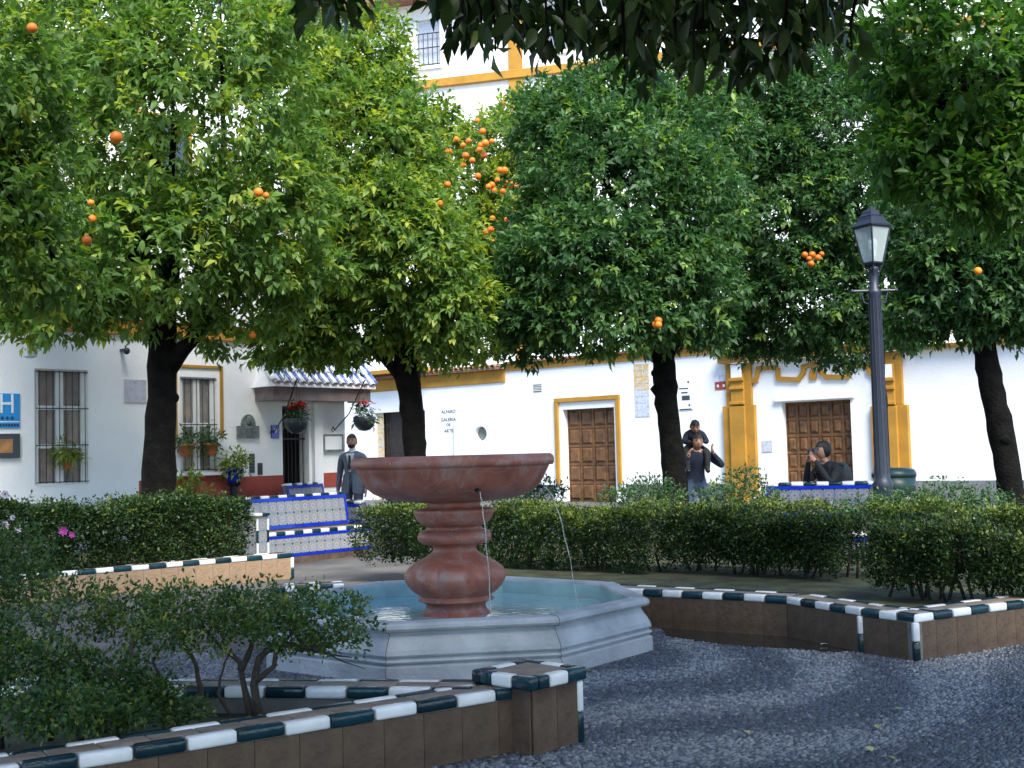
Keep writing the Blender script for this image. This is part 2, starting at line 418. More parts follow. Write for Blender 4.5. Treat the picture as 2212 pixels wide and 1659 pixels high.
# ------------------------------------------------------------------ foliage generators
def clump(p, size):
    """smooth lumpiness in space, about -1..1, so that foliage gathers into sprays with gaps between"""
    q = p * (3.4 / max(size, .25)); x, y, z = q[:, 0], q[:, 1], q[:, 2]
    return (np.sin(1.7 * x + 1.1 * y) * np.sin(1.9 * z + .7 * x + 1) + .7 * np.sin(3.1 * y - 1.3 * z + 2) * np.sin(2.9 * x + 1.7 * z) + .4 * np.sin(5.3 * x + 2) * np.sin(5.9 * z + 4.1 * y)) / 1.5
def crown_twigs(blobs, n, inner=.55, rs=None):
    """twig origins and outward directions spread through a union of ellipsoids, most of them near the surface"""
    rs = rs or rng
    B = np.array(blobs, float); wgt = (B[:, 3] * B[:, 5] + B[:, 3] * B[:, 4] + B[:, 4] * B[:, 5]); wgt /= wgt.sum()
    out = []; tot = 0
    while tot < n:
        k = rs.choice(len(B), size=n, p=wgt); d = unit(rs.normal(size=(n, 3)))
        f = inner + (1.04 - inner) * rs.random(n) ** .42
        lump = 1 + .10 * np.sin(d[:, 0] * 5 + k) * np.sin(d[:, 2] * 6 + 1.7 * k) + rs.normal(size=n) * .035
        f = np.where(rs.random(n) < .07, f + rs.uniform(.04, .20, n), f)                 # stray shoots
        p = B[k, :3] + d * B[k, 3:6] * (f * lump)[:, None]
        keep = rs.random(n) < .52 + .62 * clump(p, B[:, 3:6].mean())
        for j in range(len(B)):
            q = (p - B[j, :3]) / B[j, 3:6]; deep = (q ** 2).sum(1) < .50 ** 2
            keep &= ~(deep & (j != k) & (rs.random(n) < .85))
        out.append(np.concatenate([p, d], 1)[keep]); tot += keep.sum()
    return np.concatenate(out)[:n]

def crown_mesh(name, blobs, ntwig, m, L=.11, per=8, seed=1, young=.10, bright=.45, wr=.46, down=.25, inner=.55, ylift=None):
    rs = np.random.default_rng(seed)
    T = crown_twigs(blobs, ntwig, inner, rs); p = T[:, :3]; d = T[:, 3:]
    # sprays: each twig bends outward and a little up, tips hang
    td = unit(d * 1.0 + rs.normal(size=d.shape) * .55 + np.array([0, 0, .10]))
    n = len(p); tl = L * rs.uniform(1.2, 2.4, n)
    cl_ = clump(p + 3.1, np.array(blobs)[:, 3:6].mean() * 1.3)
    base = np.clip(bright + rs.normal(size=n) * .13 + .22 * cl_, 0, .72)
    yg = rs.random(n) < young * (1 + 1.6 * cl_); base = np.where(yg, rs.uniform(.78, 1.0, n), base)
    P = []; A = []; N = []; Ls = []; tt = []
    side = unit(np.cross(td, rs.normal(size=td.shape))); s2 = np.cross(td, side)
    for i in range(per):
        u = (i + .5) / per; an = i * 2.4 + rs.uniform(0, .8, n)
        out = side * np.cos(an)[:, None] + s2 * np.sin(an)[:, None]
        P.append(p + td * (tl * (u - .3))[:, None])
        A.append(td * (.45 + .9 * u) + out * (1.15 - .5 * u) + np.array([0, 0, -down]) + rs.normal(size=td.shape) * .18)
        N.append(np.array([0, 0, 1.0]) + td * .5 + rs.normal(size=td.shape) * .45)
        Ls.append(L * rs.uniform(.45, 1.18, n) * (1.0 if i < per - 2 else .8)); tt.append(np.clip(base + rs.normal(size=n) * .07, 0, 1))
    P = np.concatenate(P); A = np.concatenate(A); N = np.concatenate(N); Ls = np.concatenate(Ls); tt = np.concatenate(tt)
    V, F, t = leaf_arrays(P, A, N, Ls, Ls * wr * rs.uniform(.85, 1.15, len(Ls)), tt)
    return np_mesh(name, V, F, m, t)

def small_leaf_mesh(name, P, Dv, m, L, per, seed, bright=.4, young=.1, spread=.8, twig=.05):
    """fine foliage: little sprays of four-vertex leaves"""
    rs = np.random.default_rng(seed); n = len(P)
    base = np.clip(bright + rs.normal(size=n) * .15 + .20 * clump(P + 1.3, .32), 0, .72)
    if np.ndim(young) == 0: young = np.full(n, young)
    base = np.where(rs.random(n) < young, rs.uniform(.75, 1, n), base)
    Vs = []; ts = []
    for i in range(per):
        o = P + Dv * (twig * (i / per - .4)) + rs.normal(size=P.shape) * twig * .35
        A = unit(Dv * .8 + rs.normal(size=P.shape) * spread); S = unit(np.cross(A, rs.normal(size=P.shape) * .7 + np.array([0, 0, 1.0])))
        l = (L * rs.uniform(.6, 1.2, n))[:, None]; nn = np.cross(S, A)
        Vs.append(np.stack([o, o + A * l * .5 + S * l * .26 + nn * l * .06, o + A * l, o + A * l * .5 - S * l * .26 + nn * l * .06], 1))
        ts.append(np.clip(base + rs.normal(size=n) * .08, 0, 1))
    V = np.concatenate(Vs); t = np.repeat(np.concatenate(ts), 4); k = len(V)
    F = np.array([[0, 1, 2], [0, 2, 3]])[None] + (np.arange(k) * 4)[:, None, None]
    return np_mesh(name, V.reshape(-1, 3), F.reshape(-1, 3), m, t)

# ------------------------------------------------------------------ the ground
FC = Vector((-.45, 8.86, 0)); OCT_ROT = R(7.5); APO = 1.29
gm = MB(); S = 80
gm.add([(-S, -S, 0), (S, -S, 0), (S, S, 0), (-S, S, 0)], [(0, 1, 2, 3)])
ground = props(gm.build('plaza_pavement', ground_mat), kind='structure')
ground['label'] = 'grey pebble mosaic pavement of the plaza'

def inside(poly, X, Y):
    r = np.zeros(X.shape, bool); n = len(poly)
    for i in range(n):
        x0, y0 = poly[i][:2]; x1, y1 = poly[(i + 1) % n][:2]
        c = ((y0 > Y) != (y1 > Y)) & (X < (x1 - x0) * (Y - y0) / (y1 - y0 + 1e-12) + x0); r ^= c
    return r
def octagon(apo, rot=OCT_ROT, c=FC):
    rr = apo / math.cos(math.pi / 8)
    return [(c.x + rr * math.cos(rot + math.pi / 8 + k * math.pi / 4), c.y + rr * math.sin(rot + math.pi / 8 + k * math.pi / 4)) for k in range(8)]

# bed outlines (outer edge of their low walls), from points measured on the picture
HW = .30
_a, _b = G(1130, 1482, HW), G(0, 1656, HW)
A_tip_f = Vector(_a[:2]) + (Vector(_a[:2]) - Vector(_b[:2])).normalized() * .06; A_far_f = Vector(_b[:2]) - (Vector(_a[:2]) - Vector(_b[:2])).normalized() * 1.6           # near wall, front arm (outer, camera side)
_a, _b = G(1040, 1466, HW), G(168, 1463, HW)
A_tip_r = Vector(_a[:2]); A_far_r = Vector(_b[:2]) - (Vector(_a[:2]) - Vector(_b[:2])).normalized() * 2.4           # near wall, rear arm (outer, fountain side)
C_pts = [Vector(G(x, y, HW)[:2]) for x, y in ((1268, 1266), (1698, 1287.7), (1858, 1313), (1976, 1327), (2420, 1268))]
C_pts.insert(0, Vector((-.35, 10.75)))
B_a = Vector(G(632, 1194, HW)[:2]); B_b = Vector(G(150, 1233, HW)[:2])
B_far = B_b + (B_b - B_a).normalized() * 2.6

puddle_poly = [Vector(G(x, y)[:2]) for x, y in ((1415, 1340), (1440, 1376), (1560, 1394), (1700, 1402), (1800, 1410), (1866, 1406), (1870, 1390), (1700, 1350), (1560, 1338))]

# individual pebbles, too small and too many to count: one part
def make_pebbles():
    rs = np.random.default_rng(3); sx, sy = .033, .021
    gx = np.arange(-2.6, 4.6, sx); gy = np.arange(4.6, 9.9, sy)
    X, Y = np.meshgrid(gx, gy); X = X + (np.arange(len(gy)) % 2)[:, None] * sx / 2
    X = X.ravel() + rs.normal(size=X.size) * .0045; Y = Y.ravel() + rs.normal(size=Y.size) * .0035
    keep = np.abs(X) < .44 * Y + .15
    keep &= ~inside(octagon(APO + .05), X, Y)
    bedA = [A_tip_f, A_far_f, A_far_r, A_tip_r]; keep &= ~inside(bedA, X, Y)
    bedC = C_pts + [Vector((6, 12)), Vector((0, 13))]; keep &= ~inside(bedC, X, Y)
    keep &= ~inside([Vector((p.x, p.y)) for p in puddle_poly], X, Y)
    keep &= ~((Y > 9.0) & (X < 0))
    X = X[keep]; Y = Y[keep]; n = len(X)
    # wavy light and dark courses round the fountain
    dx, dy = X - FC.x, Y - FC.y; rad = np.hypot(dx, dy); th = np.arctan2(dy, dx)
    wv = np.sin((rad + .16 * np.sin(th * 7 + rad * 1.3)) * 2 * math.pi / .86 + .9) + .35 * np.sin(X * 2.3 + Y * 1.1)
    t = .52 + .21 * np.tanh(wv * 1.8) + rs.normal(size=n) * .19
    a = rs.normal(size=n) * .5 + th + math.pi / 2; c, s = np.cos(a), np.sin(a)
    lx = sx * .50 * rs.uniform(.8, 1.1, n); ly = sy * .54 * rs.uniform(.8, 1.1, n); h = rs.uniform(.005, .012, n)
    k = np.arange(6) * math.pi / 3; rings = []
    for f, hz in ((1.0, -.002), (.72, .75)):
        ux = np.cos(k)[None] * lx[:, None] * f; uy = np.sin(k)[None] * ly[:, None] * f
        zz = np.broadcast_to(((h * hz) if hz > 0 else np.full(n, hz))[:, None], ux.shape)
        rings.append(np.stack([X[:, None] + ux * c[:, None] - uy * s[:, None], Y[:, None] + ux * s[:, None] + uy * c[:, None], zz], 2))
    top = np.stack([X, Y, h], 1)[:, None]
    V = np.concatenate(rings + [top], 1)
    f = []
    for i in range(6):
        j = (i + 1) % 6; f += [[i, j, 6 + j], [i, 6 + j, 6 + i], [6 + i, 6 + j, 12]]
    F = np.array(f)[None] + (np.arange(n) * 13)[:, None, None]
    me = np_mesh('pebbles', V.reshape(-1, 3), F.reshape(-1, 3), pebble_mat, np.repeat(np.clip(t, 0, 1), 13), True)
    o = inst('pebbles', me, ground); o['kind'] = 'stuff'
make_pebbles()

pm = MB(); pm.add([(p.x, p.y, .006) for p in puddle_poly], [tuple(range(len(puddle_poly)))])
pu = pm.build('puddle', puddle_water); props(pu, 'shallow puddle of dark water at the foot of the low bed wall', 'puddle', kind='structure')

# ------------------------------------------------------------------ low bed walls with glazed edging
edge_me = {}
def edge_mesh(L, m):
    k = (round(L, 3), m.name)
    if k not in edge_me:
        edge_me[k] = bevelled(MB().box(-L / 2 + .002, L / 2 - .002, -.03, .03, -.055, 0), 'edge_tile', m, .014, 3, True)
    return edge_me[k]
def face_mesh(L, h, m, key='f'):
    k = (key, round(L, 3), round(h, 3), m.name)
    if k not in edge_me:
        edge_me[k] = bevelled(MB().box(-L / 2 + .0008, L / 2 - .0008, -.012, 0, 0, h), 'face_tile', m, .0018, 1)
    return edge_me[k]
def wall_run(root, p, q, width, h=HW, side=-1, tile=.155, faces=True, inner=True, start=0, edges=(1, 1), fmat=None):
    """one straight stretch: p to q is its outer top edge; the wall lies to the left of p->q when side=+1"""
    p = Vector((p[0], p[1], 0)); q = Vector((q[0], q[1], 0)); d = (q - p); L = d.length; d.normalize()
    nrm = Vector((-d.y, d.x, 0)) * side; rz = math.atan2(d.y, d.x)
    o = root.location
    core = MB(); a, b, c, e = p + nrm * .016, q + nrm * .016, q + nrm * (width - .016), p + nrm * (width - .016)
    core.prism([(v.x - o.x, v.y - o.y) for v in ((a, b, c, e) if side > 0 else (e, c, b, a))], 0, h - .012)
    core.build('core', grout, root)
    n = max(1, round(L / tile)); t = L / n
    for i in range(n):
        s = (i + .5) * t; m = glaze_white if (i + start) % 2 == 0 else glaze_green
        c1 = p + d * s
        if edges[0]:
            inst('edge_tile', edge_mesh(t, m), root, (c1.x - o.x + nrm.x * .026 + random.uniform(-.002, .002), c1.y - o.y + nrm.y * .026 + random.uniform(-.002, .002), h + random.uniform(-.003, .002)), (random.uniform(-.02, .02), random.uniform(-.012, .012), rz + random.uniform(-.012, .012)))
        if edges[1] and inner:
            c2 = c1 + nrm * (width - .026)
            inst('edge_tile', edge_mesh(t, m), root, (c2.x - o.x, c2.y - o.y, h), (0, 0, rz))
    nb = max(1, round(L / .2)); tb = L / nb; wv = width - .118
    k = ('p', round(tb, 3), round(wv, 3))
    if k not in edge_me: edge_me[k] = bevelled(MB().box(-tb / 2 + .0025, tb / 2 - .0025, -wv / 2, wv / 2, -.02, 0), 'paver', clay_top, .003, 1)
    for i in range(nb):
        c1 = p + d * ((i + .5) * tb) + nrm * (width / 2)
        inst('paver', edge_me[k], root, (c1.x - o.x, c1.y - o.y, h - .004 + random.uniform(-.0012, .0012)), (0, 0, rz))
    if faces:
        fm = face_mesh(tb, h - .058, fmat or clay_face)
        for i in range(nb):
            c1 = p + d * ((i + .5) * tb) + nrm * .0145
            inst('face_tile', fm, root, (c1.x - o.x, c1.y - o.y, 0), (0, 0, rz + (math.pi if side < 0 else 0)))

def corner_strip(root, x, y, h, size=.045):
    """glazed vertical corner: a white piece over a dark green one"""
    o = root.location
    k = ('cs', size)
    if k not in edge_me:
        edge_me[k] = (bevelled(MB().box(-size / 2, size / 2, -size / 2, size / 2, 0, h * .5), 'corner_tile', glaze_green, .01, 2, True),
                      bevelled(MB().box(-size / 2, size / 2, -size / 2, size / 2, 0, h * .495), 'corner_tile', glaze_white, .01, 2, True))
    inst('corner_tile', edge_me[k][0], root, (x - o.x, y - o.y, 0)); inst('corner_tile', edge_me[k][1], root, (x - o.x, y - o.y, h * .5 + .003))

# near wedge bed
lwA = thing('low_wall', 'nearest low bed wall with green and white glazed edging running to a square capped pier', 'low wall', (A_tip_f.x, A_tip_f.y, 0))
wall_run(lwA, A_far_f, A_tip_f, .235, side=1, tile=.205, start=1)
lwA2 = thing('low_wall', 'low bed wall behind the near stemmed shrub, facing the fountain basin', 'low wall', (A_tip_r.x, A_tip_r.y, 0))
wall_run(lwA2, A_far_r, A_tip_r, .235, side=-1, tile=.205, start=0)
# pier with its square cap
PC = [G(x, y, .36) for x, y in ((1035, 1447), (1150, 1476), (1250, 1440), (1130, 1428))]
PA = (PC[0] + PC[2]) / 2; PA = Vector((PA.x, PA.y)); arm = R(46)
pier = thing('pier', 'square pier with checked green and white cap at the tip of the near bed', 'pier', (PA.x, PA.y, 0), arm)
HS = .165
MB().box(-HS + .012, HS - .012, -HS + .012, HS - .012, 0, .30).build('core', grout, pier)
for k in range(4):
    for j in (-1, 1):
        a = k * math.pi / 2; c = Vector((j * HS / 2, -HS, 0)); c.rotate(Matrix.Rotation(a, 3, 'Z').to_euler())
        inst('face_tile', face_mesh(HS, .297, clay_face, 'p'), pier, (c.x, c.y, 0), (0, 0, a))
tl = (HS + .035) * 2 / 3
ctg = bevelled(MB().box(-tl / 2 + .001, tl / 2 - .001, -.03, .03, -.062, 0), 'cap_tile', glaze_green, .013, 3, True)
ctw = bevelled(MB().box(-tl / 2 + .001, tl / 2 - .001, -.03, .03, -.062, 0), 'cap_tile', glaze_white, .013, 3, True)
for k in range(4):
    a = k * math.pi / 2
    for j in range(3):
        if j == 0: c = Vector((-HS - .035 + tl / 2 + .06, -HS - .005, .362)); sx_ = (tl - .06) / tl; c.x = -HS - .035 + .06 + (tl - .06) / 2
        else: c = Vector((-HS - .035 + (j + .5) * tl, -HS - .005, .362)); sx_ = 1
        c.rotate(Matrix.Rotation(a, 3, 'Z').to_euler())
        inst('cap_tile', ctw if j == 1 else ctg, pier, c, (0, 0, a), (sx_, 1, 1))
cs_ = HS - .036
inst('cap_slab', bevelled(MB().box(-cs_, cs_, -cs_, cs_, -.06, 0), 'cap_slab', clay_top, .004, 1), pier, (0, 0, .358))
for q_, m_ in ((0, glaze_green), (.15, glaze_white)):
    inst('corner_tile', bevelled(MB().box(-.02, .02, -.02, .02, 0, .146), 'corner_tile', m_, .008, 2, True), pier, (HS, HS, q_))
    inst('corner_tile', bevelled(MB().box(-.02, .02, -.02, .02, 0, .146), 'corner_tile', m_, .008, 2, True), pier, (HS, -HS, q_))

# right bed
lwC = thing('low_wall', 'bent low bed wall right of the fountain, standing along the puddle', 'low wall', (C_pts[2].x, C_pts[2].y, 0))
st = 0
for i in range(0, 5):
    wall_run(lwC, C_pts[i], C_pts[i + 1], .25, side=1, tile=.165 if i < 4 else .18, start=st); st += round((C_pts[i + 1] - C_pts[i]).length / .165)
for i in (3, 4): corner_strip(lwC, C_pts[i].x + .004, C_pts[i].y + .012, HW - .056)
# left bed wall in front of the tall hedge
lwB = thing('low_wall', 'low orange tan tiled wall under the left hedge, ending beside the tiled bench', 'low wall', (B_a.x, B_a.y, 0))
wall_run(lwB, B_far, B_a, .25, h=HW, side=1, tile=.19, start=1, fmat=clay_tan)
corner_strip(lwB, B_a.x - .01, B_a.y + .01, HW - .056)
# the pier that shows behind the basin's left corner
pD = G(680, 1262, HW)
lwD = thing('low_wall', 'short end of a low wall with glazed edging just behind the basin, left', 'low wall', (pD.x, pD.y, 0))
wall_run(lwD, pD + Vector((-.34, -.12, 0)), pD + Vector((.26, .02, 0)), .24, side=1, tile=.1, start=1)

# soil of the beds
def bed(name, poly, z, label):
    b = MB(); b.add([(p[0], p[1], z) for p in poly], [tuple(range(len(poly)))])
    o = b.build(name, soil); bm = bmesh.new(); bm.from_mesh(o.data); bmesh.ops.triangulate(bm, faces=bm.faces)
    bmesh.ops.recalc_face_normals(bm, faces=bm.faces); bm.to_mesh(o.data); bm.free()
    props(o, kind='structure'); o['label'] = label
bed('bed_soil', [A_tip_f + Vector((-.25, .0)), A_far_f + Vector((-.05, .12)), A_far_r + Vector((0, -.12)), A_tip_r + Vector((-.1, -.08))], .17, 'soil of the near wedge shaped bed')
bed('bed_soil', [p + Vector((.02, .12)) for p in C_pts] + [Vector((7.5, 12.5)), Vector((6.0, 16.5)), Vector((1, 17)), Vector((-1.2, 14.5))], .22, 'mossy soil of the bed right of the fountain')
bed('bed_soil', [B_far + Vector((0, .12)), B_a + Vector((-.12, .1)), Vector((-3.4, 14.6)), Vector((-4.6, 17.0)), Vector((-9, 15.0))], .22, 'soil of the left bed')

# ------------------------------------------------------------------ fountain
ft = thing('fountain', 'red marble pedestal fountain with a wide bowl rising from an octagonal grey marble basin', 'fountain', (FC.x, FC.y, 0))
def oct_ring(off):
    rr = (APO + off) / math.cos(math.pi / 8)
    return [(rr * math.cos(OCT_ROT + math.pi / 8 + k * math.pi / 4), rr * math.sin(OCT_ROT + math.pi / 8 + k * math.pi / 4)) for k in range(8)]
prof = [(.035, 0), (.035, .095), (.022, .105), (.012, .108), (.012, .114), (.028, .119), (.034, .130), (.028, .141), (.012, .146), (.012, .152), (.024, .158), (.030, .17),
        (.022, .20), (.000, .235), (-.022, .265), (-.034, .29), (-.036, .303), (-.010, .306), (.012, .314), (.022, .330), (.020, .348), (.006, .362), (-.02, .368),
        (-.09, .368), (-.112, .360), (-.12, .345), (-.12, .20)]
bm_ = MB(); vs = []; fs = []
for off, z in prof:
    for x, y in oct_ring(off): vs.append((x, y, z))
for i in range(len(prof) - 1):
    for k in range(8): fs.append((i * 8 + k, i * 8 + (k + 1) % 8, (i + 1) * 8 + (k + 1) % 8, (i + 1) * 8 + k))
bm_.add(vs, fs); basin = bm_.build('basin', marble_grey, ft)
lin = MB(); vs = []; fs = []
for off, z in ((-.121, .345), (-.123, .06)):
    for x, y in oct_ring(off): vs.append((x, y, z))
for k in range(8): fs.append((k, (k + 1) % 8, 8 + (k + 1) % 8, 8 + k))
fs.append(tuple(range(8, 16))); lin.add(vs, fs); lin.build('basin_lining', basin_in, ft)
for k in range(8):                                        # mason's joints at the corners
    pts = [Vector((*oct_ring(off + .0012)[k], z)) for off, z in prof[:24]]
    MB().tube(pts, .0028, 4).build('joint', grout, basin)
wt = MB(); wt.add([(x, y, .245) for x, y in oct_ring(-.124)], [tuple(range(8))]); wt.build('water', pool_water, ft)
ped = MB().lathe([(.33, .10), (.30, .215), (.285, .235), (.25, .25), (.222, .275), (.215, .31), (.235, .33), (.272, .342), (.278, .352), (.268, .362), (.255, .37), (.27, .385),
                  (.31, .41), (.352, .452), (.378, .50), (.381, .53), (.355, .575), (.30, .615), (.23, .65), (.18, .68), (.160, .70), (.158, .73), (.18, .745), (.235, .752), (.264, .775),
                  (.270, .80), (.262, .83), (.235, .848), (.20, .858), (.196, .875), (.225, .885), (.25, .90), (.272, .925), (.287, .955), (.296, .98), (.296, 1.0), (.27, 1.006), (.20, 1.012), (.19, 1.04), (.22, 1.075)], 120, 10, .11, (.385, .67))
ped.build('pedestal', red_marble, ft, smooth=True)
bowl = MB().lathe([(.20, 1.05), (.32, 1.062), (.44, 1.075), (.52, 1.095), (.585, 1.125), (.632, 1.165), (.665, 1.22), (.690, 1.27), (.706, 1.302), (.705, 1.308), (.735, 1.312), (.744, 1.328), (.746, 1.352), (.738, 1.376), (.718, 1.392),
                   (.690, 1.392), (.668, 1.378), (.655, 1.34), (.60, 1.25), (.45, 1.17), (.2, 1.14)], 80)
bo = bowl.build('bowl', red_marble, ft, smooth=True)
bw = MB(); bw.add([(.655 * math.cos(k * math.pi / 20), .655 * math.sin(k * math.pi / 20), 1.345) for k in range(40)], [tuple(range(40))]); bw.build('bowl_water', pool_water, ft)
for az_ in (-72, 6, 100):                           # spouts under the bowl and the thin falling streams
    a = R(az_); u = Vector((math.cos(a), math.sin(a), 0))
    MB().tube([u * .60 + Vector((0, 0, 1.155)), u * .665 + Vector((0, 0, 1.145))], [.018, .014], 8).build('spout', iron, ft)
    pts = []; rad = []
    for i in range(15):
        t = i / 14 * math.sqrt(2 * (1.14 - .245) / 9.8); v = .55
        pts.append(u * (.665 + v * t) + Vector((0.004 * math.sin(i * 1.9), 0.004 * math.cos(i * 2.3), 1.142 - 4.9 * t * t))); rad.append(.0042 - .0020 * i / 14 + .0008 * math.sin(i * 2.1))
    MB().tube(pts, rad, 6).build('water_stream', stream_water, ft, smooth=True)
    e = pts[-1]
    for i in range(6):
        q = e + Vector((random.uniform(-.03, .03), random.uniform(-.03, .03), random.uniform(.005, .06))); MB().ball(q, random.uniform(.003, .006), 6, 4).build('droplet', stream_water, ft, smooth=True)

# ------------------------------------------------------------------ tiled benches
tile_me = bevelled(MB().box(-.07, .07, -.008, 0, 0, .14), 'star_tile', az_a, .003, 1)
tile_me_b = bevelled(MB().box(-.07, .07, -.008, 0, 0, .14), 'star_tile', az_b, .003, 1)
def bench(label, p, q, tile=tile_me, seat_h=.43, depth=.46, back_h=.90, arms=(True, False), back=True, group=None, plinth=.1):
    """p to q is the front edge of the seat, the plaza side lies to its right"""
    p = Vector((p[0], p[1], 0)); q = Vector((q[0], q[1], 0)); d = q - p; L = d.length; rz = math.atan2(d.y, d.x)
    b = thing('tiled_bench', label, 'bench', p, rz, group)
    MB().box(0, L, .012, depth, 0, seat_h - .012).build('seat_base', grout, b)
    MB().box(0, L, .03, depth, seat_h - .012, seat_h - .006).build('seat', clay_top, b)
    n = max(1, round(L / .145)); t = L / n
    for i in range(n):
        for r in range(2):
            inst('star_tile', tile, b, ((i + .5) * t, .0115, plinth + .03 + r * .1345), (0, 0, 0), (t / .142, 1, .95))
    MB().box(0, L, -.004, .012, plinth - .012, plinth + .028).build('blue_strip', glaze_blue, b)
    MB().box(0, L, -.003, .0115, seat_h - .085, seat_h - .052).build('blue_strip', glaze_blue, b)
    MB().box(0, L, .0, .011, 0, plinth - .014).build('plinth', clay_face, b)
    ne = max(2, round(L / .16)); te = L / ne
    for i in range(ne):
        inst('edge_tile', edge_mesh(te, glaze_white if i % 2 == 0 else glaze_green), b, ((i + .5) * te, .02, seat_h + .004))
    if back:
        lean = R(-9)
        bo = MB().box(0, L, .012, .10, 0, back_h - seat_h - .02).build('backrest', grout, b); bo.location = (0, depth - .02, seat_h); bo.rotation_euler = (lean, 0, 0)
        rows = 2; hgt = back_h - seat_h - .02
        for i in range(n):
            for r in range(rows):
                inst('star_tile', tile, bo, ((i + .5) * t, .0115, .06 + r * (hgt - .12) / rows), (0, 0, 0), (t / .142, 1, (hgt - .12) / rows / .141))
                inst('star_tile', tile, bo, ((i + .5) * t, .1005, .06 + r * (hgt - .12) / rows), (0, 0, math.pi), (t / .142, 1, (hgt - .12) / rows / .141))
        for y0, y1 in ((-.002, .0115), (.1005, .114)):
            MB().box(0, L, y0, y1, .012, .056).build('blue_strip', glaze_blue, bo)
            MB().box(0, L, y0, y1, hgt - .058, hgt - .012).build('blue_strip', glaze_blue, bo)
            MB().box(L - .045, L, y0 - .001, y1 + .001, .057, hgt - .059).build('blue_strip', glaze_blue, bo)
            MB().box(0, .045, y0 - .001, y1 + .001, .057, hgt - .059).build('blue_strip', glaze_blue, bo)
        for i in range(ne):
            m = glaze_white if i % 2 == 0 else glaze_green
            e = inst('edge_tile', edge_mesh(te, m), bo, ((i + .5) * te, .055, hgt + .03), (0, 0, 0), (1, 2.0, .9))
    for side, on in zip((0, 1), arms):
        if not on: continue
        x0 = -.20 if side == 0 else L + .004
        a = MB().box(x0, x0 + .196, -.03, depth + .06, 0, .66).build('armrest', grout, b)
        for r in range(4):
            inst('star_tile', tile, a, (x0 + .098, -.0305, .02 + r * .15), (0, 0, 0), (1.02, 1, 1.05))
        for yy in range(3):
            for r in range(4):
                inst('star_tile', tile, a, (x0 - .0005 if side == 0 else x0 + .1965, .06 + yy * .15, .02 + r * .15), (0, 0, -math.pi / 2 if side == 0 else math.pi / 2), (1.02, 1, 1.05))
        for k_, xx in enumerate((x0 + .012, x0 + .184)):
            for r in range(4):
                MB().box(xx - .014, xx + .014, -.045, -.031, .01 + r * .155, .16 + r * .155).build('corner_tile', (glaze_green, glaze_white)[r % 2], a)
        for yy in range(4):
            [MB().box(x0 - .012 + k_ * .11, x0 + .096 + k_ * .11, -.05 + yy * .145, .093 + yy * .145, .661, .70).build('edge_tile', (glaze_white, glaze_green)[(yy + k_) % 2], a, bevel=.012) for k_ in (0, 1)]
    return b
b1p, b1q = G(577, 1152, .43), G(800, 1133, .43)
bench1 = bench('blue bordered star tile bench between the left hedge and the clipped hedge', b1p, b1q)
# bench with the seated photographer, seen from behind
def back_bench(label, x0, y0, x1, y1, z, Y0, Y1, tile=tile_me_b, arms=(True, True)):
    p = D(x1, y1, Y1); q = D(x0, y0, Y0)                   # facing away from the camera
    return bench(label, (p.x, p.y), (q.x, q.y), tile, arms=arms, back_h=z)
bench2 = back_bench('blue edged tile bench beneath the seated person in front of the portal', 1660, 1045, 1900, 1045, .9, 17.2, 16.8)
bench3 = back_bench('dim tile bench seen from behind, between the star tile bench and the clipped hedge', 752, 1085, 842, 1083, .76, 18.9, 18.3, arms=(False, False))
b4 = D(676, 1060, 20.2); b4q = D(752, 1056, 21.2)
bench4 = bench('far tile bench with green edge below the framed menu', (b4.x, b4.y), (b4q.x, b4q.y), tile_me_b, arms=(False, False), back_h=.98)
b5 = D(1840, 1205, 13.2); b5q = D(1990, 1203, 13.0)
bench5 = bench('low bench glimpsed under the right hand hedges', (b5.x, b5.y), (b5q.x, b5q.y), tile_me_b, arms=(False, False), back=False)

# ------------------------------------------------------------------ buildings
def wall_panel(root, name, m, s0, s1, z0, z1, holes=(), y=0.0, depth=.28, thick=.4, parent=None):
    """a wall front with rectangular openings and their reveals; cells between the cuts, no overlapping faces"""
    xs = sorted({s0, s1, *[h[0] for h in holes], *[h[1] for h in holes]}); zs = sorted({z0, z1, *[h[2] for h in holes], *[h[3] for h in holes]})
    xs = [x for x in xs if s0 <= x <= s1]; zs = [z for z in zs if z0 <= z <= z1]
    mb = MB()
    for i in range(len(xs) - 1):
        for j in range(len(zs) - 1):
            cx_, cz = (xs[i] + xs[i + 1]) / 2, (zs[j] + zs[j + 1]) / 2
            if any(h[0] < cx_ < h[1] and h[2] < cz < h[3] for h in holes): continue
            mb.add([(xs[i], y, zs[j]), (xs[i + 1], y, zs[j]), (xs[i + 1], y, zs[j + 1]), (xs[i], y, zs[j + 1])], [(0, 1, 2, 3)])
    for h in holes:
        a, b, c, e = h[:4]; dd = y + depth
        mb.add([(a, y, c), (a, y, e), (a, dd, e), (a, dd, c)], [(0, 1, 2, 3)]); mb.add([(b, y, c), (b, dd, c), (b, dd, e), (b, y, e)], [(0, 1, 2, 3)])
        mb.add([(a, y, e), (b, y, e), (b, dd, e), (a, dd, e)], [(0, 1, 2, 3)]); mb.add([(a, y, c), (a, dd, c), (b, dd, c), (b, y, c)], [(0, 1, 2, 3)])
    yb = y + thick + .6
    mb.add([(s0, y, z0), (s0, y, z1), (s0, yb, z1), (s0, yb, z0)], [(0, 1, 2, 3)]); mb.add([(s1, y, z0), (s1, yb, z0), (s1, yb, z1), (s1, y, z1)], [(0, 1, 2, 3)])
    mb.add([(s0, y, z1), (s1, y, z1), (s1, yb, z1), (s0, yb, z1)], [(0, 1, 2, 3)]); mb.add([(s0, yb, z0), (s0, yb, z1), (s1, yb, z1), (s1, yb, z0)], [(0, 1, 2, 3)])
    return mb.build(name, m, parent or root)

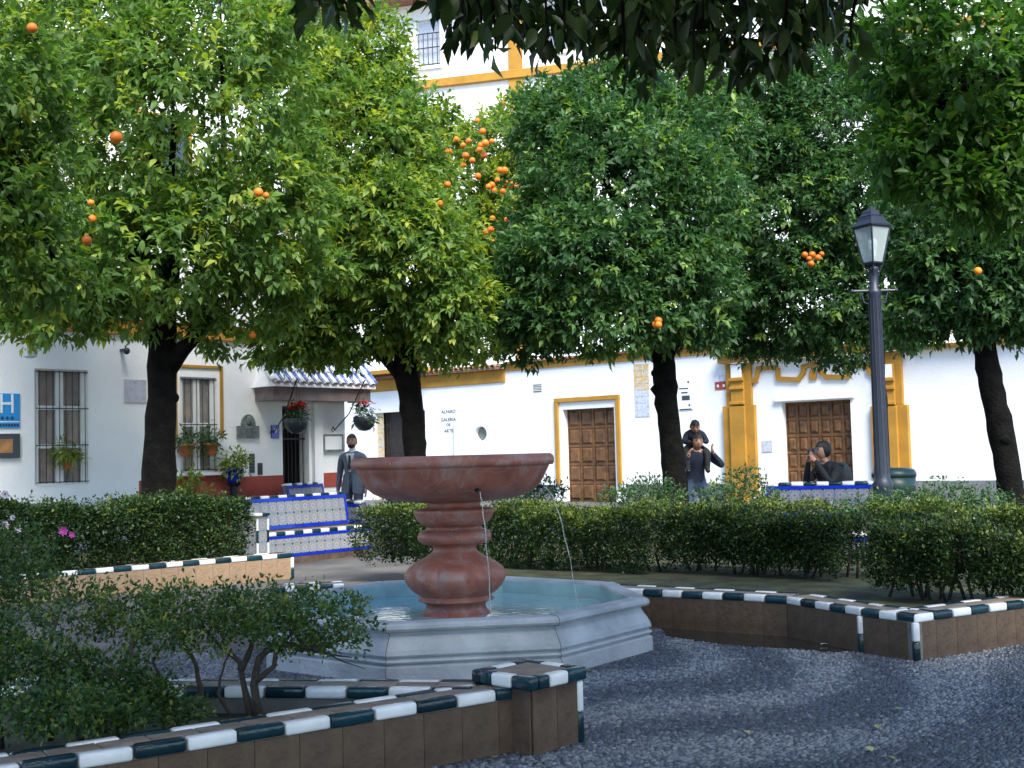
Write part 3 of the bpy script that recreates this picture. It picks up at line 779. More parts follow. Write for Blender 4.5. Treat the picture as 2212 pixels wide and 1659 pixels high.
def grille(parent, s0, s1, z0, z1, n, y=-.05, rails=2):
    for i in range(n):
        x = s0 + (s1 - s0) * (i + .5) / n
        MB().tube([(x, y, z0), (x, y, z1)], .0072, 6).build('grille_bar', iron, parent)
    for j in range(rails + 2):
        z = z0 + .02 + (z1 - z0 - .04) * j / (rails + 1)
        MB().box(s0, s1, y - .005, y + .005, z - .008, z + .008).build('grille_rail', iron, parent)

def french_window(root, hole, rows, y=.06):
    s0, s1, z0, z1 = hole
    wn = MB().box(s0, s1, y + .06, y + .07, z0, z1).build('window', curtain, root)
    f = .085; mid = (s0 + s1) / 2
    for x0, x1 in ((s0, s0 + f), (s1 - f, s1), (mid - f * .7, mid + f * .7)): MB().box(x0, x1, y, y + .05, z0, z1).build('sash', white_paint, wn)
    rz = [z0 + (z1 - z0) * k / rows for k in range(rows + 1)]
    for k, z in enumerate(rz):
        for x0, x1 in ((s0 + f, mid - f * .7), (mid + f * .7, s1 - f)):
            MB().box(x0, x1, y + .004, y + .046, max(z0, z - .03), min(z1, z + .03)).build('sash_rail', white_paint, wn)
    for k in range(rows):
        for x0, x1 in ((s0 + f, mid - f * .7), (mid + f * .7, s1 - f)):
            gl = MB().box(x0, x1, y + .02, y + .026, rz[k] + .03, rz[k + 1] - .03).build('pane', glass, wn)
            gl.data.materials.clear(); gl.data.materials.append(pane_mat)
    return wn
pane_mat = bpy.data.materials.new('clear_pane'); pane_mat.use_nodes = True
_p = pane_mat.node_tree.nodes['Principled BSDF']; _p.inputs['Transmission Weight'].default_value = .85; _p.inputs['Roughness'].default_value = .02; _p.inputs['IOR'].default_value = 1.2

# --- hotel on the left
hotel = thing('hotel_building', 'white hotel front on the left with red dado, barred windows and blue tiled porch', 'building', WL.o, WL.rz)
sE = WL.px(746, 980)[0]
W1 = WL.rect(75, 798, 190, 1047); W2 = WL.rect(390, 815, 468, 1020); DR = WL.rect(611, 877, 668, 1120)
DR = (DR[0], DR[1], 0.0, DR[3])
wall_panel(hotel, 'wall', plaster, -6.0, sE, 0, 9.2, [W1, W2, DR])
dz = 1.115
d0 = WL.px(300, 1035)[0]; dpx = WL.px(738, 1030)[0]; q0 = WL.px(693, 1030)[0]
MB().box(d0, W2[0] - .12, -.012, 0, 0, dz).build('dado', dado_red, hotel)
MB().box(W2[1] + .12, DR[0], -.012, 0, 0, dz).build('dado', dado_red, hotel)
MB().box(W2[0] - .118, W2[1] + .118, -.012, 0, 0, W2[2] - .06).build('dado', dado_red, hotel)
MB().box(q0, dpx, -.012, 0, .86, dz + .01).build('dado', dado_red, hotel)
MB().box(-6, d0 - .002, -.01, 0, 0, .85).build('dado', plaster_low, hotel)
bnd = WL.px(150, 716)[1]
MB().box(-6, WL.px(560, 700)[0], -.06, 0, bnd, bnd + .24).build('cornice', ochre, hotel, bevel=.01)
MB().box(-6, WL.px(560, 700)[0], -.11, 0, bnd + .243, bnd + .30).build('cornice', plaster, hotel, bevel=.01)
wn1 = french_window(hotel, W1, 3); grille(wn1, W1[0] + .01, W1[1] - .01, W1[2] + .02, W1[3] - .02, 8, -.03, 2)
wn2 = french_window(hotel, W2, 2); grille(wn2, W2[0] + .01, W2[1] - .01, W2[2] + .02, W2[3] - .02, 6, -.03, 1)
MB().box(W2[0] - .1, W2[1] + .1, -.08, .0, W2[2] - .055, W2[2] - .002).build('window_sill', plaster, hotel)
yz = WL.px(440, 945)[1]; t = .055
for bx_ in ((W2[0] - .125, W2[0] - .07, yz, W2[3] + .15), (W2[1] + .07, W2[1] + .125, yz, W2[3] + .15), (W2[0] - .1255, W2[1] + .1255, W2[3] + .152, W2[3] + .20)):
    MB().box(bx_[0], bx_[1], -.028, 0, bx_[2], bx_[3]).build('window_surround', ochre, hotel, bevel=.004)
# upper storey windows with shutters behind the trees
for x0 in (-4.2, -1.2, 1.8):
    u = MB().box(x0, x0 + .9, -.012, .0, 5.2, 7.0).build('upper_window', glass, hotel)
    for xx in (x0 - .06, x0 + .9): MB().box(xx, xx + .06, -.03, -.0005, 5.14, 7.06).build('surround', ochre, u)
    MB().box(x0, x0 + .9, -.03, -.0125, 7.0, 7.06).build('surround', ochre, u); MB().box(x0, x0 + .9, -.03, -.0125, 5.14, 5.2).build('surround', ochre, u)
# gate in the doorway, dim interior behind it
gt = MB().box(DR[0], DR[1], 1.6, 1.65, 0, DR[3]).build('doorway', room_dark, hotel)
MB().box(DR[0] - .002, DR[0] + .0, .28, 1.6, 0, DR[3]).build('passage_wall', room_dark, gt); MB().box(DR[1], DR[1] + .002, .28, 1.6, 0, DR[3]).build('passage_wall', room_dark, gt)
MB().box(DR[0], DR[1], .28, 1.6, DR[3], DR[3] + .002).build('passage_ceiling', room_dark, gt)
for i in range(7):
    x = DR[0] + (DR[1] - DR[0]) * (i + .5) / 7
    MB().tube([(x, .12, .02), (x, .12, DR[3] - .02)], .008, 6).build('gate_bar', iron, gt)
for z in (.03, .9, 1.75, DR[3] - .03): MB().box(DR[0], DR[1], .112, .128, z - .014, z + .014).build('gate_rail', iron, gt)
# porch roof
PD = -.50
pl, pz = WL.px(590, 838, PD); pr, _ = WL.px(800, 838, PD); pz = WL.px(690, 834, PD)[1]; rise = .60
porch = MB().xprism([(pl, pz - .26), (pr, pz - .26), (pr, pz), (pl, pz)], PD, PD + .12).build('porch_beam', beam_mat, hotel)
MB().box(pl, pl + .12, PD + .121, 0, pz - .26, pz).build('porch_beam', beam_mat, hotel); MB().box(pr - .12, pr, PD + .121, 0, pz - .26, pz).build('porch_beam', beam_mat, hotel)
MB().box(pl + .121, pr - .121, PD + .121, 0, pz - .06, pz - .002).build('porch_ceiling', beam_mat, hotel)
MB().box(WL.px(672, 950)[0], WL.px(690, 950)[0], -.10, 0, 0, pz - .262).build('porch_pillar', plaster, hotel)
deck = MB(); y0, y1 = PD - .08, .0
deck.add([(pl - .06, y0, pz + .003), (pr + .06, y0, pz + .003), (pr + .06, y1, pz + rise), (pl + .18, y1, pz + rise), (pl - .06, y0, pz - .03), (pr + .06, y0, pz - .03), (pr + .06, y1, pz - .03), (pl - .06, y1, pz - .03)],
         [(0, 1, 2, 3), (4, 7, 6, 5), (0, 4, 5, 1), (1, 5, 6, 2), (2, 6, 7, 3), (0, 3, 7, 4)])
porch_roof = deck.build('porch_roof', tile_white, hotel)
sl_ = math.atan2(rise, y1 - y0); ln = math.hypot(rise, y1 - y0); NC = 3; cl = ln / NC; ncol = 13; cw = (pr - pl + .12) / ncol
def barrel(r0, r1, L, sgn=1):
    mb = MB(); k = 7; vs = []
    for yy, r in ((0, r0), (L, r1)):
        for rr in (r, r - .014):
            for i in range(k): a = math.pi * i / (k - 1); vs.append((rr * math.cos(a), yy, sgn * rr * math.sin(a) * .95))
    fs = []
    for i in range(k - 1):
        fs += [(i, i + 1, 2 * k + i + 1, 2 * k + i), (k + i + 1, k + i, 3 * k + i, 3 * k + i + 1), (i, k + i, k + i + 1, i + 1), (2 * k + i, 2 * k + i + 1, 3 * k + i + 1, 3 * k + i)]
    fs += [(0, 2 * k, 3 * k, k), (k - 1, 2 * k - 1, 4 * k - 1, 3 * k - 1)]
    return mb.add(vs, fs)
bw_me = barrel(cw * .40, cw * .34, cl * 1.12).mesh('cover_tile', tile_white, True); bb_me = barrel(cw * .27, cw * .30, cl * 1.1, -1).mesh('channel_tile', tile_blue, True)
for c in range(ncol):
    for k in range(NC):
        xx = pl - .06 + (c + .5) * cw; t_ = k * cl - .02
        hip = pl - .06 + .24 * (t_ + cl * .5) / ln
        if xx < hip: continue
        loc = (xx, y0 + t_ * math.cos(sl_), pz + .02 + t_ * math.sin(sl_) + .004)
        inst('cover_tile', bw_me, porch_roof, (loc[0], loc[1], loc[2] + .012), (sl_ - .04, 0, 0))
        inst('channel_tile', bb_me, porch_roof, (xx + cw / 2, loc[1], loc[2] + .075), (sl_ - .04, 0, 0))
for k in range(6):                                        # hip ridge on the left end
    f = k / 6; inst('cover_tile', bw_me, porch_roof, (pl - .05 + .22 * f, y0 + (y1 - y0) * f, pz + .05 + rise * f), (.75, 0, -.30))
# iron lantern bracket high on the hotel wall
lb = thing('wall_lantern', 'scrolled iron lantern bracket with white lamp at the top left of the hotel wall', 'wall lantern', WL.o, WL.rz)
k0 = WL.px(95, 712)[0]; kz = WL.px(60, 735)[1]
MB().tube([(k0, 0, kz + .22), (k0 - .2, -.25, kz + .12), (k0 - .42, -.50, kz - .10), (k0 - .5, -.58, kz - .14)], .014, 6).build('bracket', iron, lb)
MB().tube([(k0 + .3 * (0), -.02, kz + .22), (k0 - .2, -.28, kz + .22), (k0 - .45, -.55, kz + .2)], .012, 6).build('bracket', iron, lb)
for i in range(6):
    f = i / 5; MB().tube([(k0 - .05 - .38 * f, -.06 - .44 * f, kz + .21), (k0 - .05 - .38 * f, -.06 - .44 * f, kz + .17 - .24 * f)], .008, 5).build('scroll', iron, lb)
MB().lathe([(.05, -.30), (.10, -.28), (.13, -.02), (.14, 0), (.05, .08), (.015, .13)], 8, c=(k0 - .55, -.62, kz - .02)).build('lamp_head', frost, lb)
# small things fixed to the hotel front
def plate(name, label, cat, wall, rect, m, y=-.02, t=.018, bevel=.003):
    s0, s1, z0, z1 = rect
    o = thing(name, label, cat, wall.pt((s0 + s1) / 2, 0, (z0 + z1) / 2), wall.rz)
    b = MB().box(-(s1 - s0) / 2, (s1 - s0) / 2, y, y + t, -(z1 - z0) / 2, (z1 - z0) / 2).build('panel', m, o, bevel=bevel)
    o['w'] = s1 - s0; o['h'] = z1 - z0
    return o
hs = plate('hotel_sign', 'sky blue hotel sign with a white letter H on the left wall', 'sign', WL, WL.rect(-22, 850, 42, 925), sign_blue)
text_obj('H', .40, sign_white, 'letter', hs, (.02, -.023, -.03), sx=.85)
for i in range(3): text_obj('*', .13, navy, 'star', hs, (-.05 + i * .075, -.022, -.17))
w_ = hs['w'] / 2; h_ = hs['h'] / 2
MB().box(-w_ + .01, w_ - .01, -.023, -.021, -h_ + .085, -h_ + .10).build('line', sign_white, hs); 
for i in range(9): MB().box(-w_ + .05 + i * .042, -w_ + .078 + i * .042, -.023, -.021, -h_ + .025, -h_ + .06).build('lettering', navy, hs)
nb_ = plate('notice_box', 'black framed notice box under the blue hotel sign', 'notice box', WL, WL.rect(-22, 937, 40, 990), sign_dark, -.05, .048)
MB().box(-.10, .10, -.054, -.051, -.1, .1).build('picture', curtain, nb_)
plate('tile_plaque', 'square lilac blue tile plaque between the barred window and the left trunk', 'plaque', WL, WL.rect(267, 820, 315, 870), tile_plaque_m)
pq = thing('memorial_plaque', 'grey stone memorial plaque with an arched top beside the ochre framed window', 'plaque', WL.pt(0, 0, 0), WL.rz)
m0 = WL.rect(510, 920, 557, 947); m1 = WL.rect(519, 890, 549, 920); cxm = (m1[0] + m1[1]) / 2; rm = (m1[1] - m1[0]) / 2
MB().box(m0[0], m0[1], -.05, -.002, m0[2], m0[3]).build('tablet', stone_plaque, pq, bevel=.008)
MB().xprism([(cxm + rm * math.cos(a), m0[3] + max(0, rm * 1.35 * math.sin(a))) for a in [math.pi * i / 14 for i in range(15)]], -.045, -.003).build('arched_relief', stone_plaque, pq)
MB().ball((cxm, -.05, m0[3] + rm * .62), rm * .42, 10, 7, (1, .5, 1.25)).build('relief_head', stone_plaque, pq, smooth=True)
for i in range(3): MB().box(m0[0] + .04, m0[1] - .04, -.056, -.0505, m0[2] + .05 + i * .05, m0[2] + .065 + i * .05).build('lettering', dado_grey, pq)
bs = plate('ceramic_sign', 'small cobalt blue ceramic sign left of the gate', 'sign', WL, WL.rect(585, 918, 602, 947), glaze_blue)
MB().ball((0, -.022, .02), .035, 8, 6, (1, .2, 1.2)).build('emblem', sign_white, bs)
for r_, n_ in (((538, 980, 549, 1022), 'taller'), ((556, 1000, 566, 1026), 'shorter')):
    v = plate('wall_vent', n_ + ' of two dark slotted vents low on the hotel wall', 'vent', WL, WL.rect(*r_), sign_dark)
    for i in range(5): MB().box(-v['w'] / 2 + .01, v['w'] / 2 - .01, -.026, -.021, -v['h'] / 2 + .03 + i * (v['h'] - .06) / 5, -v['h'] / 2 + .045 + i * (v['h'] - .06) / 5).build('slat', iron, v)
mn = plate('menu_box', 'framed menu case on the wall right of the gate', 'menu box', WL, WL.rect(693, 938, 738, 976), stone_plaque, -.06, .058)
MB().box(-mn['w'] / 2 + .05, mn['w'] / 2 - .05, -.064, -.0605, -mn['h'] / 2 + .04, mn['h'] / 2 - .04).build('menu_sheet', sign_white, mn)
cmr = thing('wall_camera', 'small grey camera under the hotel cornice', 'camera', WL.pt(WL.px(262, 757)[0], 0, WL.px(262, 757)[1]), WL.rz)
MB().box(-.03, .03, -.12, 0, -.02, .02).build('mount', lamp_iron, cmr); MB().ball((0, -.15, -.02), .055, 8, 6).build('dome', lamp_iron, cmr, smooth=True)

# --- gallery house and portal house at the back
gal = thing('gallery_house', 'white gallery house at the back with ochre band, dark doorway and ochre framed door', 'building', WB.o, WB.rz)
sP = WB.px(1566, 960)[0]; sA = WB.px(600, 980)[0]; sZ = WB.px(2500, 960)[0]
zc = lambda x, y, dy=0: WB.px(x, y, dy)[1]
GD = list(WB.rect(811, 889, 920, 1080)); GD[2] = 0; GD = tuple(GD)
YD = list(WB.rect(1218, 882, 1329, 1080)); YD[2] = 0; YD = tuple(YD)
OV = WB.rect(1025, 920, 1052, 953)
zt = zc(1091, 808); ztop2 = zc(1240, 774)
s_step = WB.px(1092, 820)[0]
wall_panel(gal, 'wall', plaster, sA, sP, 0, ztop2, [GD, YD, OV])
zb0, zb1 = zc(940, 837), zc(940, 811)
MB().box(sA, s_step, -.05, 0, zb0, zb1).build('band', ochre, gal, bevel=.01)
MB().box(sA, s_step + .05, -.22, -.0, zb1 + .003, zb1 + .07).build('eave', roof_clay, gal)
et = barrel(.085, .075, .34).mesh('eave_tile', roof_clay, True)
nn = int((s_step - sA) / .21)
for i in range(nn): inst('eave_tile', et, gal, (sA + .1 + i * .21, -.27, zb1 + .075), (R(9), 0, 0))
zc2 = zc(1240, 790)
MB().box(s_step + .06, sP - .02, -.05, 0, zc2, ztop2).build('band', ochre, gal, bevel=.01)
MB().box(s_step + .06, sP - .02, -.16, .3, ztop2 + .003, ztop2 + .06).build('eave', roof_clay, gal)
zp = zc(1200, 1047)
for a, b in ((GD[1], YD[0] - .35), (YD[1] + .35, sP)): MB().box(a, b, -.02, 0, 0, zp).build('plinth', dado_grey, gal)
# ochre door surround
fw = .13
for bx_ in ((YD[0] - .26, YD[0] - .13, zp, YD[3] + .20), (YD[1] + .09, YD[1] + .22, zp, YD[3] + .20), (YD[0] - .262, YD[1] + .222, YD[3] + .202, YD[3] + .33)):
    MB().box(bx_[0], bx_[1], -.07, 0, bx_[2], bx_[3]).build('door_surround', ochre, gal, bevel=.012)
def panelled_door(root, s0, s1, z0, z1, cols, rows, y=.25, leaves=2):
    dr = MB().box(s0, s1, y, y + .06, z0, z1).build('door', wood_door, root)
    pw = (s1 - s0) / cols; ph = (z1 - z0) / rows
    for c in range(cols):
        for r in range(rows):
            a, b, e, f = s0 + c * pw + .045, s0 + (c + 1) * pw - .045, z0 + r * ph + .05, z0 + (r + 1) * ph - .05
            MB().add([(a, y - .001, e), (b, y - .001, e), (b, y - .001, f), (a, y - .001, f), (a + .05, y - .04, e + .05), (b - .05, y - .04, e + .05), (b - .05, y - .04, f - .05), (a + .05, y - .04, f - .05)],
                     [(0, 1, 5, 4), (1, 2, 6, 5), (2, 3, 7, 6), (3, 0, 4, 7), (4, 5, 6, 7)]).build('door_panel', wood_door, dr)
    for c in range(cols + 1):
        x = s0 + c * pw; MB().box(max(s0, x - .03), min(s1, x + .03), y - .025, y - .0005, z0, z1).build('stile', wood_door, dr)
    for r in range(1, rows):
        z = z0 + r * ph
        for c in range(cols): MB().box(s0 + c * pw + .032, s0 + (c + 1) * pw - .032, y - .02, y - .0005, z - .03, z + .03).build('rail', wood_door, dr)
    MB().ball(((s0 + s1) / 2 + .06, y - .04, z0 + 1.05), .03, 8, 6).build('door_handle', iron, dr, smooth=True)
    return dr
panelled_door(gal, YD[0], YD[1], 0, YD[3], 4, 5, .24)
# gallery doorway: dark wooden slatted doors with tiled jamb
gd = MB().box(GD[0], GD[1], .26, .3, 0, GD[3]).build('door', wood_dark, gal)
jw = .30
for r in range(12): MB().box(GD[0] + .002, GD[0] + jw, .10, .12, r * .24, r * .24 + .235).build('jamb_tile', tile_picture, gd)
for i in range(11):
    x = GD[0] + jw + .1 + i * (GD[1] - GD[0] - jw - .2) / 10; MB().tube([(x, .16, 0), (x, .16, GD[3])], .016, 6).build('grille_bar', iron, gd)
for z in (.6, 1.5, 2.4): MB().box(GD[0] + jw + .01, GD[1], .15, .17, z - .02, z + .02).build('grille_rail', iron, gd)
# oval window
ovc = ((OV[0] + OV[1]) / 2, (OV[2] + OV[3]) / 2); ra, rb = (OV[1] - OV[0]) / 2, (OV[3] - OV[2]) / 2
ovf = MB(); k = 28; vs = []; fs = []
for i in range(k):
    a = 2 * math.pi * i / k; c_, s_ = math.cos(a), math.sin(a); sq = 1 / max(abs(c_), abs(s_))
    vs += [(ovc[0] + ra * c_ * .97, -.004, ovc[1] + rb * s_ * .97), (ovc[0] + ra * c_ * sq * 1.02, -.003, ovc[1] + rb * s_ * sq * 1.02), (ovc[0] + ra * c_ * .97, .16, ovc[1] + rb * s_ * .97)]
for i in range(k):
    j = (i + 1) % k; fs += [(3 * i, 3 * j, 3 * j + 1, 3 * i + 1), (3 * i, 3 * i + 2, 3 * j + 2, 3 * j)]
ovo = ovf.add(vs, fs).build('oval_window', plaster, gal)
MB().box(OV[0], OV[1], .15, .17, OV[2], OV[3]).build('pane', stone_plaque, ovo)
# downpipe
dp = WB.px(985, 950)[0]; MB().tube([(dp, -.05, 0), (dp, -.05, zc(985, 915))], .035, 8).build('downpipe', plaster_low, gal)
# lettering on the wall
for tx, x, y, h in (('ALFARO', 969, 892.5, 8), ('GALERIA', 968.5, 909.5, 8), ('DE', 969, 920.5, 7), ('ARTE', 969.5, 934, 8)):
    s, z = WB.px(x, y); o = text_obj(tx, h * 33.5 / 2600 * 1.42, sign_dark, 'lettering', gal, (s, -.004, z), sx=1.12)
# taller house behind, nearly square to the view
WU = Wall(D(925, 90, 42.0), (0.961, -0.276))
tall = thing('tall_house', 'tall white house behind the trees with ochre cornice and a blue barred window high up', 'building', WU.o, WU.rz)
uw = WU.rect(900, 42, 950, 142); cz0 = WU.px(930, 192)[1]; ez = WU.px(885, 12)[1]
t0, t1 = WU.px(560, 400)[0], WU.px(2500, 400)[0]
others = []
for k in range(-1, 6):
    for lv in range(5):
        a = uw[0] + k * 4.6; z = uw[2] - lv * 3.5
        if (k, lv) != (0, 0) and z > .5: others.append((a, a + (uw[1] - uw[0]), z, z + (uw[3] - uw[2])))
wall_panel(tall, 'wall', plaster, t0, t1, 0, ez, [uw] + others)
for h in [uw] + others:
    wn = MB().box(h[0], h[1], .14, .16, h[2], h[3]).build('window', white_paint, tall)
    MB().box(h[0] + .06, h[1] - .06, .12, .139, h[2] + .06, h[3] - .06).build('pane', tile_pale, wn)
    for i in range(5):
        x = h[0] + (h[1] - h[0]) * (i + .5) / 5; MB().tube([(x, -.03, h[2]), (x, -.03, h[3] - .5)], .016, 5).build('grille_bar', lamp_iron, wn)
    for z in (h[2] + .03, (h[2] + h[3]) / 2 - .2, h[3] - .52): MB().box(h[0], h[1], -.045, -.015, z - .016, z + .016).build('grille_rail', lamp_iron, wn)
    MB().box(h[0] - .1, h[1] + .1, -.10, -.001, h[2] - .14, h[2] - .03).build('window_sill', plaster, wn)
MB().box(t0, t1, -.16, -.001, cz0, cz0 + .30).build('cornice', ochre, tall, bevel=.02)
a = WU.px(1114, 120)[0]; MB().box(a - .24, a + .24, -.10, -.002, 0, cz0 - .002).build('pilaster', ochre, tall); MB().box(a - .24, a + .24, -.10, -.002, cz0 + .302, ez - .01).build('pilaster', ochre, tall)
MB().box(t0 - .3, t1, -.80, 1.2, ez + .003, ez + .16).build('roof_eave', roof_clay, tall)
# balcony with railing over the band at left
ba0, ba1 = WB.px(800, 800)[0], WB.px(935, 800)[0]; bz = zc(870, 814)
bal = MB().box(ba0, ba1, -.55, -.05, bz + .10, bz + .22).build('balcony', ochre, gal)
for i in range(15):
    x = ba0 + .05 + i * (ba1 - ba0 - .1) / 14; MB().tube([(x, -.52, bz + .22), (x, -.52, bz + 1.15)], .011, 5).build('baluster', iron, bal)
MB().box(ba0, ba1, -.54, -.50, bz + 1.15, bz + 1.19).build('handrail', iron, bal)

por = thing('portal_house', 'white house at right with a grand ochre portal and panelled wooden doors', 'building', WB.o, WB.rz)
PDr = list(WB.rect(1692, 866, 1841, 1080)); PDr[2] = 0; PDr = tuple(PDr)
zpt = zc(1760, 771)
wall_panel(por, 'wall', plaster, sP + .003, sZ, 0, zpt, [PDr])
panelled_door(por, PDr[0], PDr[1], 0, PDr[3], 6, 6, .22)
MB().box(PDr[0] - .16, PDr[1] + .12, -.09, 0, PDr[3] + .02, PDr[3] + .14).build('lintel', plaster, por, bevel=.02)
for a, b in ((WB.px(1972, 1030)[0], sZ),): MB().box(a, b, -.03, 0, 0, zc(2050, 1038)).build('plinth', dado_grey, por)
def pilaster(x0, x1, xt0, xt1):
    a, b = WB.px(x0, 960)[0], WB.px(x1, 960)[0]; ta, tb = WB.px(xt0, 830)[0], WB.px(xt1, 830)[0]; zm = zc((x0 + x1) / 2, 876)
    p_ = MB().box(a, b, -.12, 0, 0, zm).build('pilaster', ochre, por, bevel=.01)
    w_ = b - a
    MB().box(a + w_ * .26, b - w_ * .26, -.20, -.121, 0, zm - .02).build('pilaster_shaft', ochre, p_, bevel=.01)
    MB().box(ta, tb, -.10, 0, zm + .002, zpt - .02).build('pilaster_top', ochre, p_, bevel=.01)
    w2 = tb - ta; m0_, m1_ = ta + w2 * .24, tb - w2 * .24
    MB().box(m0_, m1_, -.17, -.101, zm + .002, zpt - .3).build('pilaster_shaft', ochre, p_, bevel=.01)
    for zz, o in ((zc(x0, 873), .05), (zc(x0, 841), .05), (zc(x0, 823), .06)):
        MB().box(m0_ - .02, m1_ + .02, -.17 - o, -.171, zz - .03, zz + .045).build('moulding', ochre, p_, bevel=.01)
    MB().box(m0_ + .03, m1_ - .03, -.176, -.1705, zc(x0, 818), zc(x0, 790)).build('niche_panel', plaster, p_)
pilaster(1569, 1637, 1572, 1626); pilaster(1888, 1968, 1893, 1952)
MB().box(sP + .01, WB.px(1975, 760)[0], -.26, 0, zpt + .003, zpt + .16).build('cornice', ochre, por, bevel=.02)
MB().box(sP - .02, WB.px(1985, 760)[0], -.36, .4, zpt + .163, zpt + .24).build('cornice', ochre, por, bevel=.02)
for i in range(int((sZ - sP) / .21)): inst('eave_tile', et, por, (sP + .1 + i * .21, -.42, zpt + .245), (R(9), 0, 0))
MB().box(WB.px(1986, 760)[0], sZ, -.18, .3, zpt - .03, zpt + .07).build('cornice', ochre, por, bevel=.02)
# stepped curving moulding over the portal door
cv = [(620, 823), (634, 823), (634, 818), (636, 814), (640, 796), (676, 794), (681, 799), (683, 818), (726, 820), (737, 805), (737, 792), (760, 786), (772, 791), (774, 803), (786, 814), (832, 814), (834, 790), (877, 787), (879, 802), (888, 810)]
cvp = [WB.px(1000 + x, y) for x, y in cv]
for i in range(len(cvp) - 1):
    p_, q_ = Vector(cvp[i]), Vector(cvp[i + 1]); d_ = (q_ - p_); L_ = d_.length; d_.normalize(); n_ = Vector((-d_.y, d_.x)) * .055
    p_ = p_ - d_ * .04; q_ = q_ + d_ * .04; yy = -.07 - .0015 * (i % 3)
    MB().xprism([tuple(p_ + n_), tuple(p_ - n_), tuple(q_ - n_), tuple(q_ + n_)], yy, 0).build('curved_moulding', ochre, por)
dm = WB.px(1757, 812); MB().xprism([(dm[0] - .09, dm[1] - .10), (dm[0] + .09, dm[1] - .10), (dm[0] + .09, dm[1] + .10), (dm[0], dm[1] + .16), (dm[0] - .09, dm[1] + .10)], -.05, 0).build('keystone', ochre, por)

# things fixed to the back walls
vt = plate('wall_vent', 'small square grey vent grille above the ochre framed door', 'vent', WB, WB.rect(1153, 829, 1170, 846), dado_grey)
for i in range(5): MB().box(-vt['w'] / 2 + .01, vt['w'] / 2 - .01, -.028, -.021, -vt['h'] / 2 + .02 + i * .045, -vt['h'] / 2 + .04 + i * .045).build('slat', plaster_low, vt)
tp = thing('wall_mosaic', 'tall narrow painted tile panel beside the right of centre trunk', 'tile panel', WB.pt(WB.px(1387, 843)[0], 0, zc(1387, 843)), WB.rz)
tr = WB.rect(1371, 786, 1403, 901); tw, th_ = tr[1] - tr[0], tr[3] - tr[2]
for r in range(8):
    for c in range(2):
        MB().box(-tw / 2 + c * tw / 2 + .003, -tw / 2 + (c + 1) * tw / 2 - .003, -.016, -.001, -th_ / 2 + r * th_ / 8 + .003, -th_ / 2 + (r + 1) * th_ / 8 - .003).build('tile', tile_picture if r > 3 else tile_pale, tp)
po = plate('poster_board', 'white poster board with black print right of the middle trunk', 'sign', WB, WB.rect(1462, 820, 1497, 886), sign_white)
for i, (x0, x1, z0, z1) in enumerate(((-.16, .12, .15, .18), (-.1, .1, .04, .075), (-.08, .16, -.14, -.02), (-.16, .2, -.39, -.36))): MB().box(x0, x1, -.024, -.0205, z0, z1).build('print', sign_dark, po)
for x, z in ((.13, .33), (.14, -.27)): MB().ball((x, -.022, z), .03, 8, 6, (1, .3, 1)).build('stud', sign_dark, po)
rs_ = thing('street_name_tiles', 'red street name tiles with white marks at the left of the portal', 'sign', WB.pt(WB.px(1558, 833)[0], 0, zc(1558, 833)), WB.rz)
rr_ = WB.rect(1545, 826, 1571, 841)
for c in range(2):
    a = (c - 1) * (rr_[1] - rr_[0]) / 2 + .004; b = c * (rr_[1] - rr_[0]) / 2 - .004
    t_ = MB().box(a, b, -.018, -.001, -.1, .1).build('tile', dado_red, rs_)
    MB().box((a + b) / 2 - .03, (a + b) / 2 + .03, -.021, -.0185, -.04, .03).build('mark', sign_white, t_)
MB().box(-.05, .17, -.016, -.001, .105, .26).build('upper_tile', tile_pale, rs_)
plate('house_plaque', 'small blue and white plaque beside the portal door', 'plaque', WB, WB.rect(1647, 951, 1669, 976), tile_pale)

# ------------------------------------------------------------------ pots and hanging baskets on the hotel front
def tuft(name, parent, c, r, n, m, L, seed, sq=(1, 1, .8), per=6, young=.15, bright=.45, down=.2):
    me = crown_mesh(name, [(c[0], c[1], c[2], r * sq[0], r * sq[1], r * sq[2])], n, m, L, per, seed, young, bright, .34, down, .2)
    return inst(name, me, parent)
def pot(name, label, loc, r, h, m, plant, L, seed, leafm=leaf_pot, stand=None, n=60, sq=(1, 1, .8), rz=0, group=None):
    o = thing(name, label, 'pot plant', loc, rz, group)
    z0 = 0
    if stand:
        MB().lathe([(r * .7, 0), (r * .75, .02), (r * .45, .06), (r * .45, stand - .06), (r * .8, stand - .02), (r * .85, stand)], 14).build('stand', iron, o); z0 = stand
    MB().lathe([(r * .62, z0), (r * .72, z0 + h * .2), (r * .95, z0 + h * .86), (r * 1.08, z0 + h * .87), (r * 1.08, z0 + h), (r * .92, z0 + h), (r * .88, z0 + h * .85)], 18).build('pot', m, o, smooth=True)
    tuft('foliage', o, (0, 0, z0 + h + plant * .55), plant, n, leafm, L, seed, sq)
    return o
def wl_at(x, y, dy, z=None):
    s, zz = WL.px(x, y, dy); return WL.pt(s, dy, zz if z is None else z)
p_ = wl_at(146, 992, -.04); pot('flower_pot', 'terracotta pot with pale trailing plant hooked inside the tall barred window', (p_.x, p_.y, p_.z - .14), .10, .13, terracotta, .15, .12, 21, rz=WL.rz)
for x, y, lab, sd in ((402, 965, 'left', 22), (455, 963, 'right', 23)):
    p_ = wl_at(x, y, -.12); pot('flower_pot', f'{lab} terracotta pot hung on the ochre framed window grille', (p_.x, p_.y, p_.z - .16), .13, .2, terracotta, .16, .12, sd, leaf_weed, n=45, group='pots on the window grille')
p_ = wl_at(415, 1030, -.35, 0); pot('potted_plant', 'yellow green leafy plant in a dark pot below the ochre framed window', (p_.x, p_.y, 0), .20, .62, sign_dark, .27, .17, 24, leaf_pot, n=80, sq=(.9, .9, 1.25))
